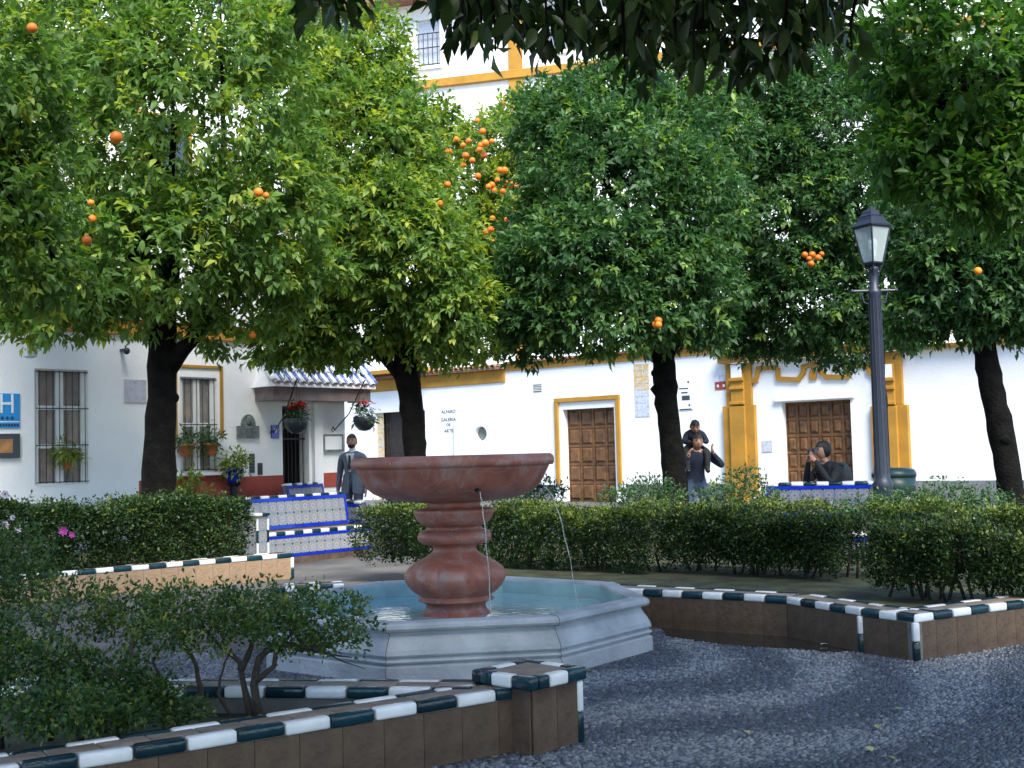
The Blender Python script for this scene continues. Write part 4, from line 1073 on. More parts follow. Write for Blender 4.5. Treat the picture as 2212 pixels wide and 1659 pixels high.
p_ = wl_at(505, 1010, -.25, 0); pot('potted_plant', 'blue glazed pot with grassy plant on a dark stand by the red dado', (p_.x, p_.y, 0), .15, .24, blue_pot, .18, .15, 25, leaf_pot, stand=1.02, n=60)
def basket(label, x, y, dy, hook, rr, petals, seed, nred):
    c = wl_at(x, y, dy); o = thing('hanging_basket', label, 'hanging basket', (c.x, c.y, c.z), WL.rz, 'hanging baskets on the porch')
    MB().lathe([(.02, -.26), (.10, -.24), (.17, -.17), (.20, -.08), (.205, -.01), (.19, 0), (.1, -.01)], 18).build('bowl', sign_dark, o, smooth=True)
    tuft('foliage', o, (0, 0, .04), .19, 34, leaf_weed, .13, seed, (1, 1, .65))
    rs = random.Random(seed)
    pm_ = MB()
    for i in range(nred):
        a = rs.uniform(0, 6.28); q = Vector((rs.uniform(0, .19) * math.cos(a), rs.uniform(0, .19) * math.sin(a) - .04, .14 + rs.uniform(0, .11)))
        for k in range(6):
            an = k * math.pi / 3 + rs.uniform(0, .5); u = Vector((math.cos(an), math.sin(an), rs.uniform(-.15, .5))).normalized(); s = u.cross(Vector((0, 0, 1))).normalized(); L = .11
            pm_.add([q, q + u * L * .5 + s * L * .25, q + u * L, q + u * L * .5 - s * L * .25], [(0, 1, 2, 3)])
    pm_.build('flowers', petals, o)
    for k in range(3):
        a = k * 2.1; MB().tube([(.19 * math.cos(a), .19 * math.sin(a), 0), (0, 0, .62)], .004, 4).build('chain', iron, o)
    hk = wl_at(*hook, 0); b0 = Vector(((hk - Vector((c.x, c.y, c.z))).dot(WL.d), (hk - Vector((c.x, c.y, c.z))).dot(WL.n), hk.z - c.z))
    MB().tube([b0, b0 * .5 + Vector((0, 0, .18)), (0, 0, .62), (-.02, -.06, .66), (-.05, -.04, .62)], .011, 6).build('bracket', iron, o)
    MB().tube([b0 + Vector((.0, 0, .02)), b0 + Vector((-.05, -.03, .07)), b0 + Vector((-.09, -.03, .01)), b0 + Vector((-.05, -.03, -.03))], .009, 5).build('scroll', iron, o)
    return o
basket('hanging basket of bright red poinsettias at the porch beam', 640, 904, -.78, (590, 936), .2, red_petal, 31, 30)
basket('smaller hanging basket with a few red flowers right of the porch', 787, 900, -.70, (722, 930), .2, red_petal, 32, 11)

# ------------------------------------------------------------------ street lamp and litter bin
lp = D(1908, 1075, 14.6); lamp_h = D(1880, 455, 14.6).z
lamp = thing('street_lamp', 'slate blue cast iron street lamp with a tapering glass lantern', 'street lamp', (lp.x, lp.y, 0))
mpp = 14.6 / 2600
zL = lambda y: D(1893, y, 14.6).z
post = MB().lathe([(.16, 0), (.16, .25), (.145, .30), (.12, .34), (.115, .86), (.125, .90), (.10, .95), (.088, 1.0), (.084, 1.4), (.072, zL(640)), (.085, zL(634)), (.085, zL(628)), (.058, zL(624)), (.055, zL(585)), (.075, zL(580)), (.04, zL(574))], 18)
post.build('post', lamp_iron, lamp, smooth=True)
for k in range(12):                                     # fluting
    a = 2 * math.pi * k / 12
    MB().tube([(.085 * math.cos(a), .085 * math.sin(a), 1.02), (.071 * math.cos(a), .071 * math.sin(a), zL(645))], .007, 5).build('flute', lamp_iron, lamp)
zc_ = zL(628)
MB().tube([(-.27, 0, zc_), (.27, 0, zc_)], .017, 8).build('ladder_bar', lamp_iron, lamp)
for s in (-1, 1):
    MB().ball((.27 * s, 0, zc_), .026, 8, 6).build('bar_knob', lamp_iron, lamp, smooth=True)
    MB().tube([(.05 * s, 0, zc_ - .17), (.13 * s, 0, zc_ - .14), (.16 * s, 0, zc_ - .02)], .011, 6).build('scroll', lamp_iron, lamp)
z0, z1 = zL(568), zL(492); rb_, rt_ = .115, .215
lant = MB()
for k in range(4):
    a = math.pi / 4 + k * math.pi / 2 + .5; c_, s_ = math.cos(a), math.sin(a)
    lant.tube([(rb_ * c_, rb_ * s_, z0), (rt_ * c_, rt_ * s_, z1)], .012, 5)
    a2 = a + math.pi / 2
    for r_, z_ in ((rb_, z0), (rt_, z1)): lant.tube([(r_ * c_, r_ * s_, z_), (r_ * math.cos(a2), r_ * math.sin(a2), z_)], .011, 5)
lf = lant.build('lantern_frame', lamp_iron, lamp)
pane_l = bpy.data.materials.new('lantern_pane'); pane_l.use_nodes = True
_q = pane_l.node_tree.nodes['Principled BSDF']; _q.inputs['Base Color'].default_value = (.62, .70, .68, 1); _q.inputs['Roughness'].default_value = .35; _q.inputs['Transmission Weight'].default_value = .55; _q.inputs['IOR'].default_value = 1.1
for k in range(4):
    a = math.pi / 4 + k * math.pi / 2 + .5; a2 = a + math.pi / 2; f = .985
    MB().add([(rb_ * f * math.cos(a), rb_ * f * math.sin(a), z0 + .01), (rb_ * f * math.cos(a2), rb_ * f * math.sin(a2), z0 + .01), (rt_ * f * math.cos(a2), rt_ * f * math.sin(a2), z1 - .01), (rt_ * f * math.cos(a), rt_ * f * math.sin(a), z1 - .01)], [(0, 1, 2, 3)]).build('pane', pane_l, lf)
MB().lathe([(.025, z0 + .02), (.03, z0 + .12), (.055, z0 + .2), (.06, z0 + .26), (.03, z0 + .31)], 12).build('bulb', sign_white, lamp, smooth=True)
def sq_lathe(prof, rot):
    mb = MB(); vs = []; fs = []
    for r, z in prof:
        for k in range(4): vs.append((r * math.cos(rot + k * math.pi / 2), r * math.sin(rot + k * math.pi / 2), z))
    for i in range(len(prof) - 1):
        for k in range(4): fs.append((i * 4 + k, i * 4 + (k + 1) % 4, (i + 1) * 4 + (k + 1) % 4, (i + 1) * 4 + k))
    fs += [(3, 2, 1, 0), tuple(range(len(vs) - 4, len(vs)))]
    return mb.add(vs, fs)
sq_lathe([(.245, z1 + .005), (.25, z1 + .025), (.215, z1 + .04), (.17, z1 + .085), (.15, z1 + .13), (.155, z1 + .14), (.12, z1 + .16), (.10, z1 + .20), (.04, z1 + .23), (.02, z1 + .27)], math.pi / 4 + .5).build('lantern_roof', lamp_iron, lamp)
sq_lathe([(.03, z0 - .075), (.06, z0 - .045), (.125, z0 - .012), (.128, z0 - .002)], math.pi / 4 + .5).build('lantern_base', lamp_iron, lamp)
for s in range(4):
    a = math.pi / 4 + s * math.pi / 2 + .5; MB().tube([(.05 * math.cos(a), .05 * math.sin(a), z0 - .16), (.10 * math.cos(a), .10 * math.sin(a), z0 - .03)], .009, 5).build('stay', lamp_iron, lamp)
bp_ = D(1932, 1050, 16.3)
lb_ = thing('litter_bin', 'round dark green litter bin behind the street lamp', 'litter bin', (bp_.x, bp_.y, 0))
zt_ = D(1932, 1010, 16.3).z; r_ = 45 * 16.3 / 2600
MB().lathe([(r_ * .7, 0), (r_ * .72, .1), (r_ * .86, zt_ - .36), (r_ * .98, zt_ - .34), (r_ * 1.0, zt_ - .12)], 28).build('body', bin_green, lb_, smooth=True)
MB().lathe([(r_ * 1.03, zt_ - .125), (r_ * 1.04, zt_ - .08), (r_ * .95, zt_ - .03), (r_ * .70, zt_ - .005), (r_ * .3, zt_)], 28).build('lid', bin_green, lb_, smooth=True)
for a in (-1.9, -1.2): MB().ball((r_ * 1.0 * math.cos(a), r_ * 1.0 * math.sin(a), zt_ - .42), .04, 8, 6, (1.4, 1, .8)).build('highlight_blob', sign_white, lb_, smooth=True)  # white blobs standing in for highlights on the bin

# ------------------------------------------------------------------ orange trees
OR_ME = MB().ball((0, 0, 0), 1.0, 14, 10, (1, 1, .94)).mesh('orange', orange_m, True)
def blob(x, y, Y, rx, ry, dep=None):
    c = D(x, y, Y); k = Y / 2600.0; return (c.x, c.y, c.z, rx * k, (dep if dep else (rx + ry) / 2) * k, ry * k)
_lv = {}
def leaf_variants(m):
    """five finely outlined leaves, shared by all single leaves of a material"""
    if m.name not in _lv:
        out = []
        for i in range(5):
            us = np.linspace(0, 1, 7); wd = (np.sin(np.pi * us ** .8)) * (.19 + .014 * i); vv = []; ff = []
            for j, u in enumerate(us):
                z = -.12 * u * u * (1 + .3 * i); vv += [(-wd[j], u, z + wd[j] * .25), (0, u, z), (wd[j], u, z + wd[j] * .25)]
            for j in range(6):
                a = j * 3; ff += [(a, a + 1, a + 4), (a, a + 4, a + 3), (a + 1, a + 2, a + 5), (a + 1, a + 5, a + 4)]
            out.append(np_mesh('leaf', np.array(vv), np.array(ff), m, np.full(len(vv), (.30, .42, .55, .66, .90)[i]), True))
        _lv[m.name] = out
    return _lv[m.name]
def single_leaves(t, o, blobs, m, L, seed, count=300):
    """the leaves that show largest: sprays on the outside of the crown, nearest first"""
    T = crown_twigs(blobs, 900, .9, np.random.default_rng(seed + 9)); r_ = random.Random(seed + 9); c = 0
    for row in sorted(T.tolist(), key=lambda q: q[1]):
        if c >= count: break
        p = Vector(row[:3]); d = Vector(row[3:]); q = CM.transposed() @ (p - Vector((0, 0, CAM_H)))
        if q.z > -1 or abs(q.x / q.z) > .42 or not -.31 < q.y / -q.z < .31 or d.y > -.15: continue
        for k in range(5):
            if c >= count: break
            u = (d * .8 + Vector((r_.gauss(0, .6), r_.gauss(0, .6), r_.gauss(-.25, .5)))).normalized(); s_ = L * r_.uniform(.6, 1.05)
            ob = inst('leaf', leaf_variants(m)[r_.randrange(5)], t, p - o + Vector((r_.uniform(-.07, .07), r_.uniform(-.07, .07), r_.uniform(-.07, .07))), u.to_track_quat('Y', 'Z').to_euler(), (s_, s_, s_))
            ob.rotation_euler.rotate_axis('Y', r_.uniform(-.7, .7)); c += 1
def orange_tree(label, base, trunk, rads, limbs, blobs, ntwig, leafm, L, seed, oranges=(), rad=.042, young=.1, bright=.45, name='orange_tree', per=8, inner=.55, group='orange trees of the plaza', rand_oranges=0, down=.25, singles=False):
    t = thing(name, label, 'tree', (base[0], base[1], 0), 0, group); o = Vector((base[0], base[1], 0))
    # trunk with a gnarled outline
    pts = []; rr = []
    for i in range(len(trunk) - 1):
        a, b = Vector(trunk[i]), Vector(trunk[i + 1])
        for k in range(5):
            f = k / 5; pts.append(a.lerp(b, f) - o + Vector((random.uniform(-.013, .013), random.uniform(-.013, .013), 0))); rr.append((rads[i] * (1 - f) + rads[i + 1] * f) * random.uniform(.95, 1.06))
    pts.append(Vector(trunk[-1]) - o); rr.append(rads[-1])
    tk = MB().tube(pts, rr, 16, .022)
    for _k in range(2):
        j = random.randrange(len(pts) // 4, len(pts)); an = random.uniform(math.pi * .9, math.pi * 2.1)
        tk.ball(pts[j] + Vector((math.cos(an), math.sin(an), 0)) * rr[j] * .8, rr[j] * random.uniform(.3, .5), 8, 6)
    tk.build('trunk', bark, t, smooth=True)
    top = Vector(trunk[-1])
    for lm in limbs:
        a = Vector(lm[0]) if lm[0] is not None else top; b = Vector(lm[1]); mid = a.lerp(b, .5) + Vector((random.uniform(-.1, .1), random.uniform(-.1, .1), random.uniform(-.05, .12)))
        MB().tube([a - o, a.lerp(mid, .5) - o + Vector((0, 0, .03)), mid - o, mid.lerp(b, .5) - o, b - o], [lm[2], lm[2] * .85, lm[2] * .68, lm[2] * .5, lm[2] * .3], 8, .05).build('limb', bark, t, smooth=True)
    # secondary branches into every lobe of the crown
    rs = random.Random(seed)
    for b in blobs:
        a = top if not limbs else Vector(rs.choice(limbs)[1]); e = Vector(b[:3]) + Vector((rs.uniform(-.3, .3) * b[3], rs.uniform(-.3, .3) * b[4], rs.uniform(0, .5) * b[5])); m_ = a.lerp(e, .5) + Vector((rs.uniform(-.15, .15), rs.uniform(-.15, .15), .1))
        MB().tube([a - o, m_ - o, e - o], [.045, .032, .012], 6, .05).build('branch', bark, t, smooth=True)
    me = crown_mesh('crown', blobs, ntwig, leafm, L, per, seed, young, bright, inner=inner, down=down)
    cr = inst('crown', me, t, -o); cr['kind'] = 'stuff'
    if singles: single_leaves(t, o, blobs, leafm, L, seed)
    B = np.array(blobs); r2 = np.random.default_rng(seed + 500)
    plist = [Vector(q) for q in oranges]
    for _ in range(rand_oranges):
        b = B[r2.integers(len(B))]; d_ = unit(r2.normal(size=3)); d_[1] = -abs(d_[1]) * .8; p_ = b[:3] + d_ * b[3:6] * .97; plist.append(Vector(p_))
    for q in plist:
        s = rad * random.uniform(.74, 1.1); inst('orange', OR_ME, t, q - o + Vector((0, random.uniform(.0, .22), 0)), (random.uniform(0, 3), random.uniform(-.3, .3), 0), (s, s, s))
    return t

def V3(x, y, Y): return D(x, y, Y)
# tree on the left, dark trunk before the hotel wall
Y1 = 14.5; b = D(343, 1065, Y1); base = (b.x, b.y, 0)
orange_tree('large orange tree with a thick dark trunk in front of the hotel wall', base,
    [base, V3(343, 1060, Y1), V3(350, 860, Y1), V3(352, 690, Y1), V3(365, 560, Y1)], [.25, .20, .175, .165, .13],
    [(V3(362, 800, Y1), V3(462, 655, Y1 - .3), .12), (V3(352, 700, Y1), V3(270, 560, Y1 + .2), .09), (None, V3(370, 380, Y1), .10)],
    [blob(150, 330, 14.6, 230, 300), blob(430, 250, 14.2, 270, 270), blob(560, 470, 14.0, 165, 170), blob(350, 545, 13.8, 230, 120), blob(140, 560, 14, 200, 125), blob(640, 585, 14.2, 105, 62),
     blob(420, 20, 15, 300, 180), blob(100, 60, 15, 250, 190), blob(540, 660, 14.4, 120, 60), blob(470, 715, 14.5, 70, 40), blob(70, 660, 14.2, 120, 50), blob(120, 695, 14.0, 110, 36), blob(270, 690, 14.1, 80, 34)], 6900, leaf_warm, .15, 101,
    [D(555, 412, 12.75), D(568, 415, 12.8), D(540, 720, 14.0), D(196, 437, 12.6), D(190, 468, 12.7), D(40, 345, 12.5), D(30, 380, 12.6)], .048, .18, .56, singles=True)
# second tree, trunk rising behind the fountain bowl
Y2 = 17.0; b = D(893, 1065, Y2); base = (b.x, b.y, 0)
orange_tree('yellow green orange tree whose knobbly trunk rises behind the fountain bowl', base,
    [base, V3(897, 1000, Y2), V3(892, 900, Y2), V3(878, 815, Y2), V3(868, 700, Y2), V3(860, 600, Y2)], [.20, .155, .165, .175, .14, .11],
    [(V3(880, 835, Y2), V3(790, 690, Y2), .09), (V3(868, 720, Y2), V3(960, 640, Y2 - .2), .08), (None, V3(840, 450, Y2), .08)],
    [blob(800, 360, 17, 165, 180), blob(900, 560, 16.4, 140, 140), blob(700, 540, 17, 140, 130), blob(780, 190, 17.4, 110, 100), blob(970, 650, 16.3, 92, 95), blob(800, 690, 16.8, 130, 62), blob(830, 490, 16.2, 130, 135),
     blob(760, 300, 17.4, 150, 130), blob(655, 690, 17.2, 90, 62), blob(860, 340, 17.2, 80, 110), blob(800, 90, 17.6, 75, 60), blob(600, 60, 18, 80, 110), blob(930, 745, 16.8, 90, 35), blob(620, 740, 17.0, 95, 34), blob(720, 755, 17.0, 90, 30), blob(915, 262, 17.4, 55, 58)], 6900, leaf_warm, .15, 102,
    [D(950, 435, 15.6), D(965, 393, 15.9)], .048, .28, .60, singles=True)
# third tree, dark, with a cut branch stub
Y3 = 17.5; b = D(1462, 1080, Y3); base = (b.x, b.y, 0)
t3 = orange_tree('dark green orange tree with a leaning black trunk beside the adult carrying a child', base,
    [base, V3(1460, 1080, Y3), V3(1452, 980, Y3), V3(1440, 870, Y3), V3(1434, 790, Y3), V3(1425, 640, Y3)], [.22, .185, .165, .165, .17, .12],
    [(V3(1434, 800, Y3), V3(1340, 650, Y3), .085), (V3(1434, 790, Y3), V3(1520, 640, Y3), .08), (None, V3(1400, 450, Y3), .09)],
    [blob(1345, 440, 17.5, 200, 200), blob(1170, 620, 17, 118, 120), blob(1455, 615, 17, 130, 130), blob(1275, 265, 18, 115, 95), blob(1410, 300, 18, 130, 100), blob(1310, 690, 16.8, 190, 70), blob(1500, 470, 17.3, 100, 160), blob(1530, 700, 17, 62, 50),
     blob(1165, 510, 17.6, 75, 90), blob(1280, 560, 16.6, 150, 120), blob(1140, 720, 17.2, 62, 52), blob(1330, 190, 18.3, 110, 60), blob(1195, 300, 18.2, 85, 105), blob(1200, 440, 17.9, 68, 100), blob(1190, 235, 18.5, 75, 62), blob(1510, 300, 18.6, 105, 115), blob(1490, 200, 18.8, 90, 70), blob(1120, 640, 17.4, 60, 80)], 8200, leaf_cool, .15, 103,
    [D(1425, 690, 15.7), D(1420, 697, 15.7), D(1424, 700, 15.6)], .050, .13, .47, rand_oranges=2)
st_ = V3(1412, 832, Y3) - Vector((base[0], base[1], 0))
MB().tube([V3(1432, 850, Y3) - Vector((base[0], base[1], 0)), st_], [.12, .085], 10, .05).build('branch_stub', bark, t3, smooth=True)
# fourth tree behind the lamp
Y4 = 20.5; b = D(1905, 1060, Y4); base = (b.x, b.y, 0)
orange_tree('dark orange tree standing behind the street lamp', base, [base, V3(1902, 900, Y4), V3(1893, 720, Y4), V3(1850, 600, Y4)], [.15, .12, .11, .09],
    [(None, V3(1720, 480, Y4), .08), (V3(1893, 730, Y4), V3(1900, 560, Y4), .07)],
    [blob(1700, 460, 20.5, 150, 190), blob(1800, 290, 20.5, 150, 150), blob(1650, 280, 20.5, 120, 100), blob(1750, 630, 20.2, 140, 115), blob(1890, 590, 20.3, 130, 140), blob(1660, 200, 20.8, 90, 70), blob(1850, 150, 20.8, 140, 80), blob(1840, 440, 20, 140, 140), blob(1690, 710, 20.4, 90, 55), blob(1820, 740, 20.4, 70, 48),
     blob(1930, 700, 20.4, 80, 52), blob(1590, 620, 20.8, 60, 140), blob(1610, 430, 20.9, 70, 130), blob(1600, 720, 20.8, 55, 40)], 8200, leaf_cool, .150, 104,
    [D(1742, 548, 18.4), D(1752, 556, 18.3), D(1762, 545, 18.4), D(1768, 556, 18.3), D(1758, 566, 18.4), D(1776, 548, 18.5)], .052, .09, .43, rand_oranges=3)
# fifth tree, leaning trunk at right
Y5 = 15.0; b = D(2192, 1090, Y5); base = (b.x, b.y, 0)
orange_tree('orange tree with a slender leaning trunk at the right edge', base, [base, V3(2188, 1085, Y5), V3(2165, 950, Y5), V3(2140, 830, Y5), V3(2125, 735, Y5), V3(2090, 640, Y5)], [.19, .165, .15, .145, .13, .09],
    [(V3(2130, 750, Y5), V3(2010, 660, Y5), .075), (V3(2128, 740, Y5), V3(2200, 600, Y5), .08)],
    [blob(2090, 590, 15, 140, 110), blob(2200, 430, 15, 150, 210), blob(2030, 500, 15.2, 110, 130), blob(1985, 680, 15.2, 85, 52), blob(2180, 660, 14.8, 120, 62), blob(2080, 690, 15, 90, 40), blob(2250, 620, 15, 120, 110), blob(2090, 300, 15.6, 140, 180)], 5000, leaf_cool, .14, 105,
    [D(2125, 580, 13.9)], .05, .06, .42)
# tree behind, its warm light put into brighter leaf tints, heavy with fruit
Y6 = 22.0; b = D(893, 1060, Y6); base = (b.x, b.y, 0)
fr = [(960, 327), (968, 322), (963, 335), (985, 300), (1000, 312), (1005, 330), (1035, 318), (1042, 278), (1048, 305), (1062, 300), (1020, 345), (1045, 330), (1038, 312), (1055, 400), (1062, 395), (1074, 387), (1092, 393), (1100, 398), (1108, 396), (1068, 408), (1080, 366), (1090, 366), (1086, 410), (1000, 350), (1032, 378), (1115, 402),
      (1064, 470), (1094, 474), (1048, 500), (1060, 495), (1078, 496), (1092, 512), (1035, 535), (1005, 518), (1066, 520), (1120, 398), (975, 365), (1012, 302)]
orange_tree('far orange tree laden with fruit between the two middle crowns', base, [base, V3(890, 900, Y6), V3(900, 760, Y6), V3(980, 620, Y6)], [.15, .12, .11, .1],
    [(None, V3(1040, 450, Y6), .08)], [blob(1020, 400, 22, 85, 120), blob(1060, 320, 22, 80, 70), blob(1040, 520, 22, 90, 100), blob(1100, 430, 22, 60, 90), blob(980, 560, 22, 60, 60), blob(1070, 620, 22.3, 75, 90), blob(1030, 710, 22.5, 80, 70), blob(1110, 560, 22.3, 50, 80), blob(1125, 255, 22.6, 60, 50)], 3000, leaf_warm, .15, 106,
    [D(x, y, 20.45 + .5 * ((i * 7) % 5) / 5) for i, (x, y) in enumerate(fr)], .060, .6, .70, rand_oranges=22)
# nearer crown entering from the left edge
Y0 = 9.0; b = D(-420, 1100, Y0); base = (b.x, b.y, 0)
orange_tree('near orange tree reaching in from the left edge with single oranges', base, [base, V3(-415, 900, Y0), V3(-380, 600, Y0), V3(-300, 400, Y0)], [.18, .15, .13, .1],
    [(None, V3(-60, 330, Y0), .08), (None, V3(-100, 150, Y0), .08)],
    [blob(-30, 160, 9, 150, 210), blob(-40, 430, 9, 170, 150), blob(60, 560, 9, 110, 80), blob(-250, 350, 9, 250, 300), blob(150, 630, 9.1, 70, 45), blob(60, 300, 9.2, 90, 120)], 1900, leaf_warm, .115, 107,
    [D(60, 52, 8.35), D(238, 287, 8.6), D(180, 515, 8.5)], .043, .1, .46, singles=True)
# nearer crown at top right
Y8 = 8.6; b = D(2560, 1150, Y8); base = (b.x, b.y, 0)
orange_tree('near orange tree with large glossy leaves hanging in at the top right', base, [base, V3(2555, 900, Y8), V3(2500, 500, Y8), V3(2400, 250, Y8)], [.17, .15, .12, .1],
    [(None, V3(2150, 150, Y8), .07), (V3(2500, 480, Y8), V3(2250, 350, Y8), .07)],
    [blob(2110, 150, 8.6, 170, 190), blob(2010, 300, 8.6, 105, 110), blob(2170, 390, 8.5, 120, 110), blob(1950, 110, 8.7, 90, 120), blob(2060, 400, 8.4, 90, 62), blob(2300, 250, 8.6, 160, 230), blob(1925, 330, 8.5, 55, 70)], 1700, leaf_near, .125, 108, (), young=.12, bright=.56, per=7, singles=True)

# the tree the camera stands under: its hanging leaves are large enough to be single pieces
b = Vector((1.9, -.6, 0)); base = (b.x, b.y, 0)
over = thing('orange_tree', 'orange tree overhead whose leaves coloured dark as if backlit hang along the top edge', 'tree', base, 0, 'orange trees of the plaza')
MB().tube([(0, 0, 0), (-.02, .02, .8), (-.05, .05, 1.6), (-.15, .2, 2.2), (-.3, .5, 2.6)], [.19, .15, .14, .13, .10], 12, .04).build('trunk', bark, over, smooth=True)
for e in ((-1.6, 3.6, 2.75), (-.6, 3.9, 2.7), (-2.6, 3.2, 2.95), (.4, 3.5, 2.8), (-1.2, 1.6, 3.3), (1.0, 1.6, 3.2)):
    MB().tube([(-.25, .45, 2.5), (e[0] * .4 - .1, e[1] * .4 + .2, 2.5 + (e[2] - 2.4) * .7), (e[0] * .75, e[1] * .75, e[2] + .05), e], [.06, .045, .03, .012], 7, .05).build('limb', bark, over, smooth=True)
shade_crown = [(-1.6, 2.3, 3.35, 1.5, 1.3, .50), (-.1, 2.4, 3.3, 1.4, 1.4, .50), (.9, 1.2, 3.4, 1.3, 1.4, .6), (-1.2, .6, 3.6, 1.6, 1.5, .7), (-.5, -1.0, 3.6, 1.8, 1.4, .7), (-2.6, 4.2, 4.6, 1.8, 1.6, .7), (.2, 4.6, 4.6, 1.8, 1.6, .7), (2.2, 3.6, 4.4, 1.6, 1.8, .8), (-3.4, 1.2, 4.4, 1.8, 1.8, .9),
       (-4.6, 3.6, 4.7, 1.6, 1.8, .9), (-2.4, -1.6, 4.3, 2.0, 2.0, 1.1), (1.6, -1.4, 4.3, 2.0, 2.0, 1.1), (3.4, 1.0, 4.3, 1.8, 2.0, 1.0), (-4.2, 6.4, 5.5, 1.5, 1.3, .6), (-2.6, 7.1, 5.7, 1.5, 1.3, .6), (-1.0, 6.6, 5.6, 1.5, 1.3, .6), (.4, 6.9, 5.7, 1.3, 1.2, .6), (-2.2, 5.4, 5.2, 1.5, 1.2, .6), (1.2, 5.6, 5.3, 1.3, 1.2, .6)]
me = crown_mesh('crown', shade_crown, 7600, leaf_over_shaded, .225, 8, 110, .04, .38)  # unseen crown, widened with oversized leaves to shade the fountain and foreground
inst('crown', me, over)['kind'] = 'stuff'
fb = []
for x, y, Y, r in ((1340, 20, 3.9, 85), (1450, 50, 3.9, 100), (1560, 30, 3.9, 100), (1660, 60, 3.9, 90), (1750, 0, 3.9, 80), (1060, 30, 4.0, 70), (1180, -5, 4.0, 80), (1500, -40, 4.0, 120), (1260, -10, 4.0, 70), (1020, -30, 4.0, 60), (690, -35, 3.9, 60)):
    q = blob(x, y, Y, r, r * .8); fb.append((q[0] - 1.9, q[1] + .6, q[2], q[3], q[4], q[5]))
inst('crown', crown_mesh('crown', fb, 230, leaf_over_shaded, .10, 7, 111, .02, .35, down=.7, inner=.2), over)['kind'] = 'stuff'
lv = []
for i in range(5):
    V, F, _ = leaf_arrays(np.zeros((1, 3)), np.array([[0, 1., 0]]), np.array([[0, 0, 1.]]), np.array([1.]), np.array([.42 + .04 * i]), np.array([.3]), .16, .10 + .05 * i)
    # a finer leaf outline for these close ones
    us = np.linspace(0, 1, 7); wd = (np.sin(np.pi * us ** .8)) * (.165 + .013 * i); vv = []; ff = []
    for j, u in enumerate(us):
        z = -.12 * u * u * (1 + .3 * i); vv += [(-wd[j], u, z + wd[j] * .25), (0, u, z), (wd[j], u, z + wd[j] * .25)]
    for j in range(6):
        a = j * 3; ff += [(a, a + 1, a + 4), (a, a + 4, a + 3), (a + 1, a + 2, a + 5), (a + 1, a + 5, a + 4)]
    m_ = np_mesh('leaf', np.array(vv), np.array(ff), leaf_over_shaded, np.full(len(vv), .25 + .1 * i), True); lv.append(m_)
r3 = random.Random(5); nleaf = 0
spr = []
# sprays hanging into the top of the view: (x, y) on the picture and how far they hang
for x, y, Y in ((655, -10, 3.5), (690, 10, 3.4), (725, -20, 3.5), (1000, 30, 3.6), (1040, 80, 3.5), (1070, 110, 3.6), (980, -10, 3.7), (1100, 40, 3.5), (1060, 0, 3.6), (1130, -15, 3.8), (1180, 50, 3.7), (1220, 80, 3.6), (1260, 30, 3.7), (1300, -10, 3.6),
                (1340, 60, 3.5), (1380, 110, 3.4), (1360, 10, 3.6), (1420, 40, 3.5), (1460, 90, 3.5), (1500, 130, 3.4), (1480, 10, 3.6), (1540, 70, 3.5), (1580, 20, 3.6), (1620, 90, 3.4), (1660, 40, 3.5), (1700, 100, 3.5), (1740, 30, 3.6), (1700, -10, 3.6), (1780, 70, 3.5), (1820, 20, 3.6), (1870, 10, 3.7),
                (1400, -20, 3.7), (1560, -20, 3.7), (1640, -10, 3.7), (1840, 110, 3.5), (1350, 150, 3.5), (1240, -20, 3.8), (890, -25, 3.8), (940, -20, 3.7), (1790, -20, 3.7), (1520, 40, 3.4), (1600, 60, 3.6), (1435, -5, 3.4), (1680, 60, 3.7), (1380, 60, 3.8)):
    spr.append((D(x, y, Y), 6))
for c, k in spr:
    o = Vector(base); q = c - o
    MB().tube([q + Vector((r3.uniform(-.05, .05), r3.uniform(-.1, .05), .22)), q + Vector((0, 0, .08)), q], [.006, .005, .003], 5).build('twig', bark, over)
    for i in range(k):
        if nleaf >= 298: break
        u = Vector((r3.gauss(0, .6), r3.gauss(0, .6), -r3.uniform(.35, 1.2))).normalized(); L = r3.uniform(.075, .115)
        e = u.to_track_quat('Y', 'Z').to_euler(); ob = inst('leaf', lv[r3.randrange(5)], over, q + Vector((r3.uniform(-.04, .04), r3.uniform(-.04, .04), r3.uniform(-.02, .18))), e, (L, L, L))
        ob.rotation_euler.rotate_axis('Y', r3.uniform(-1.2, 1.2)); nleaf += 1

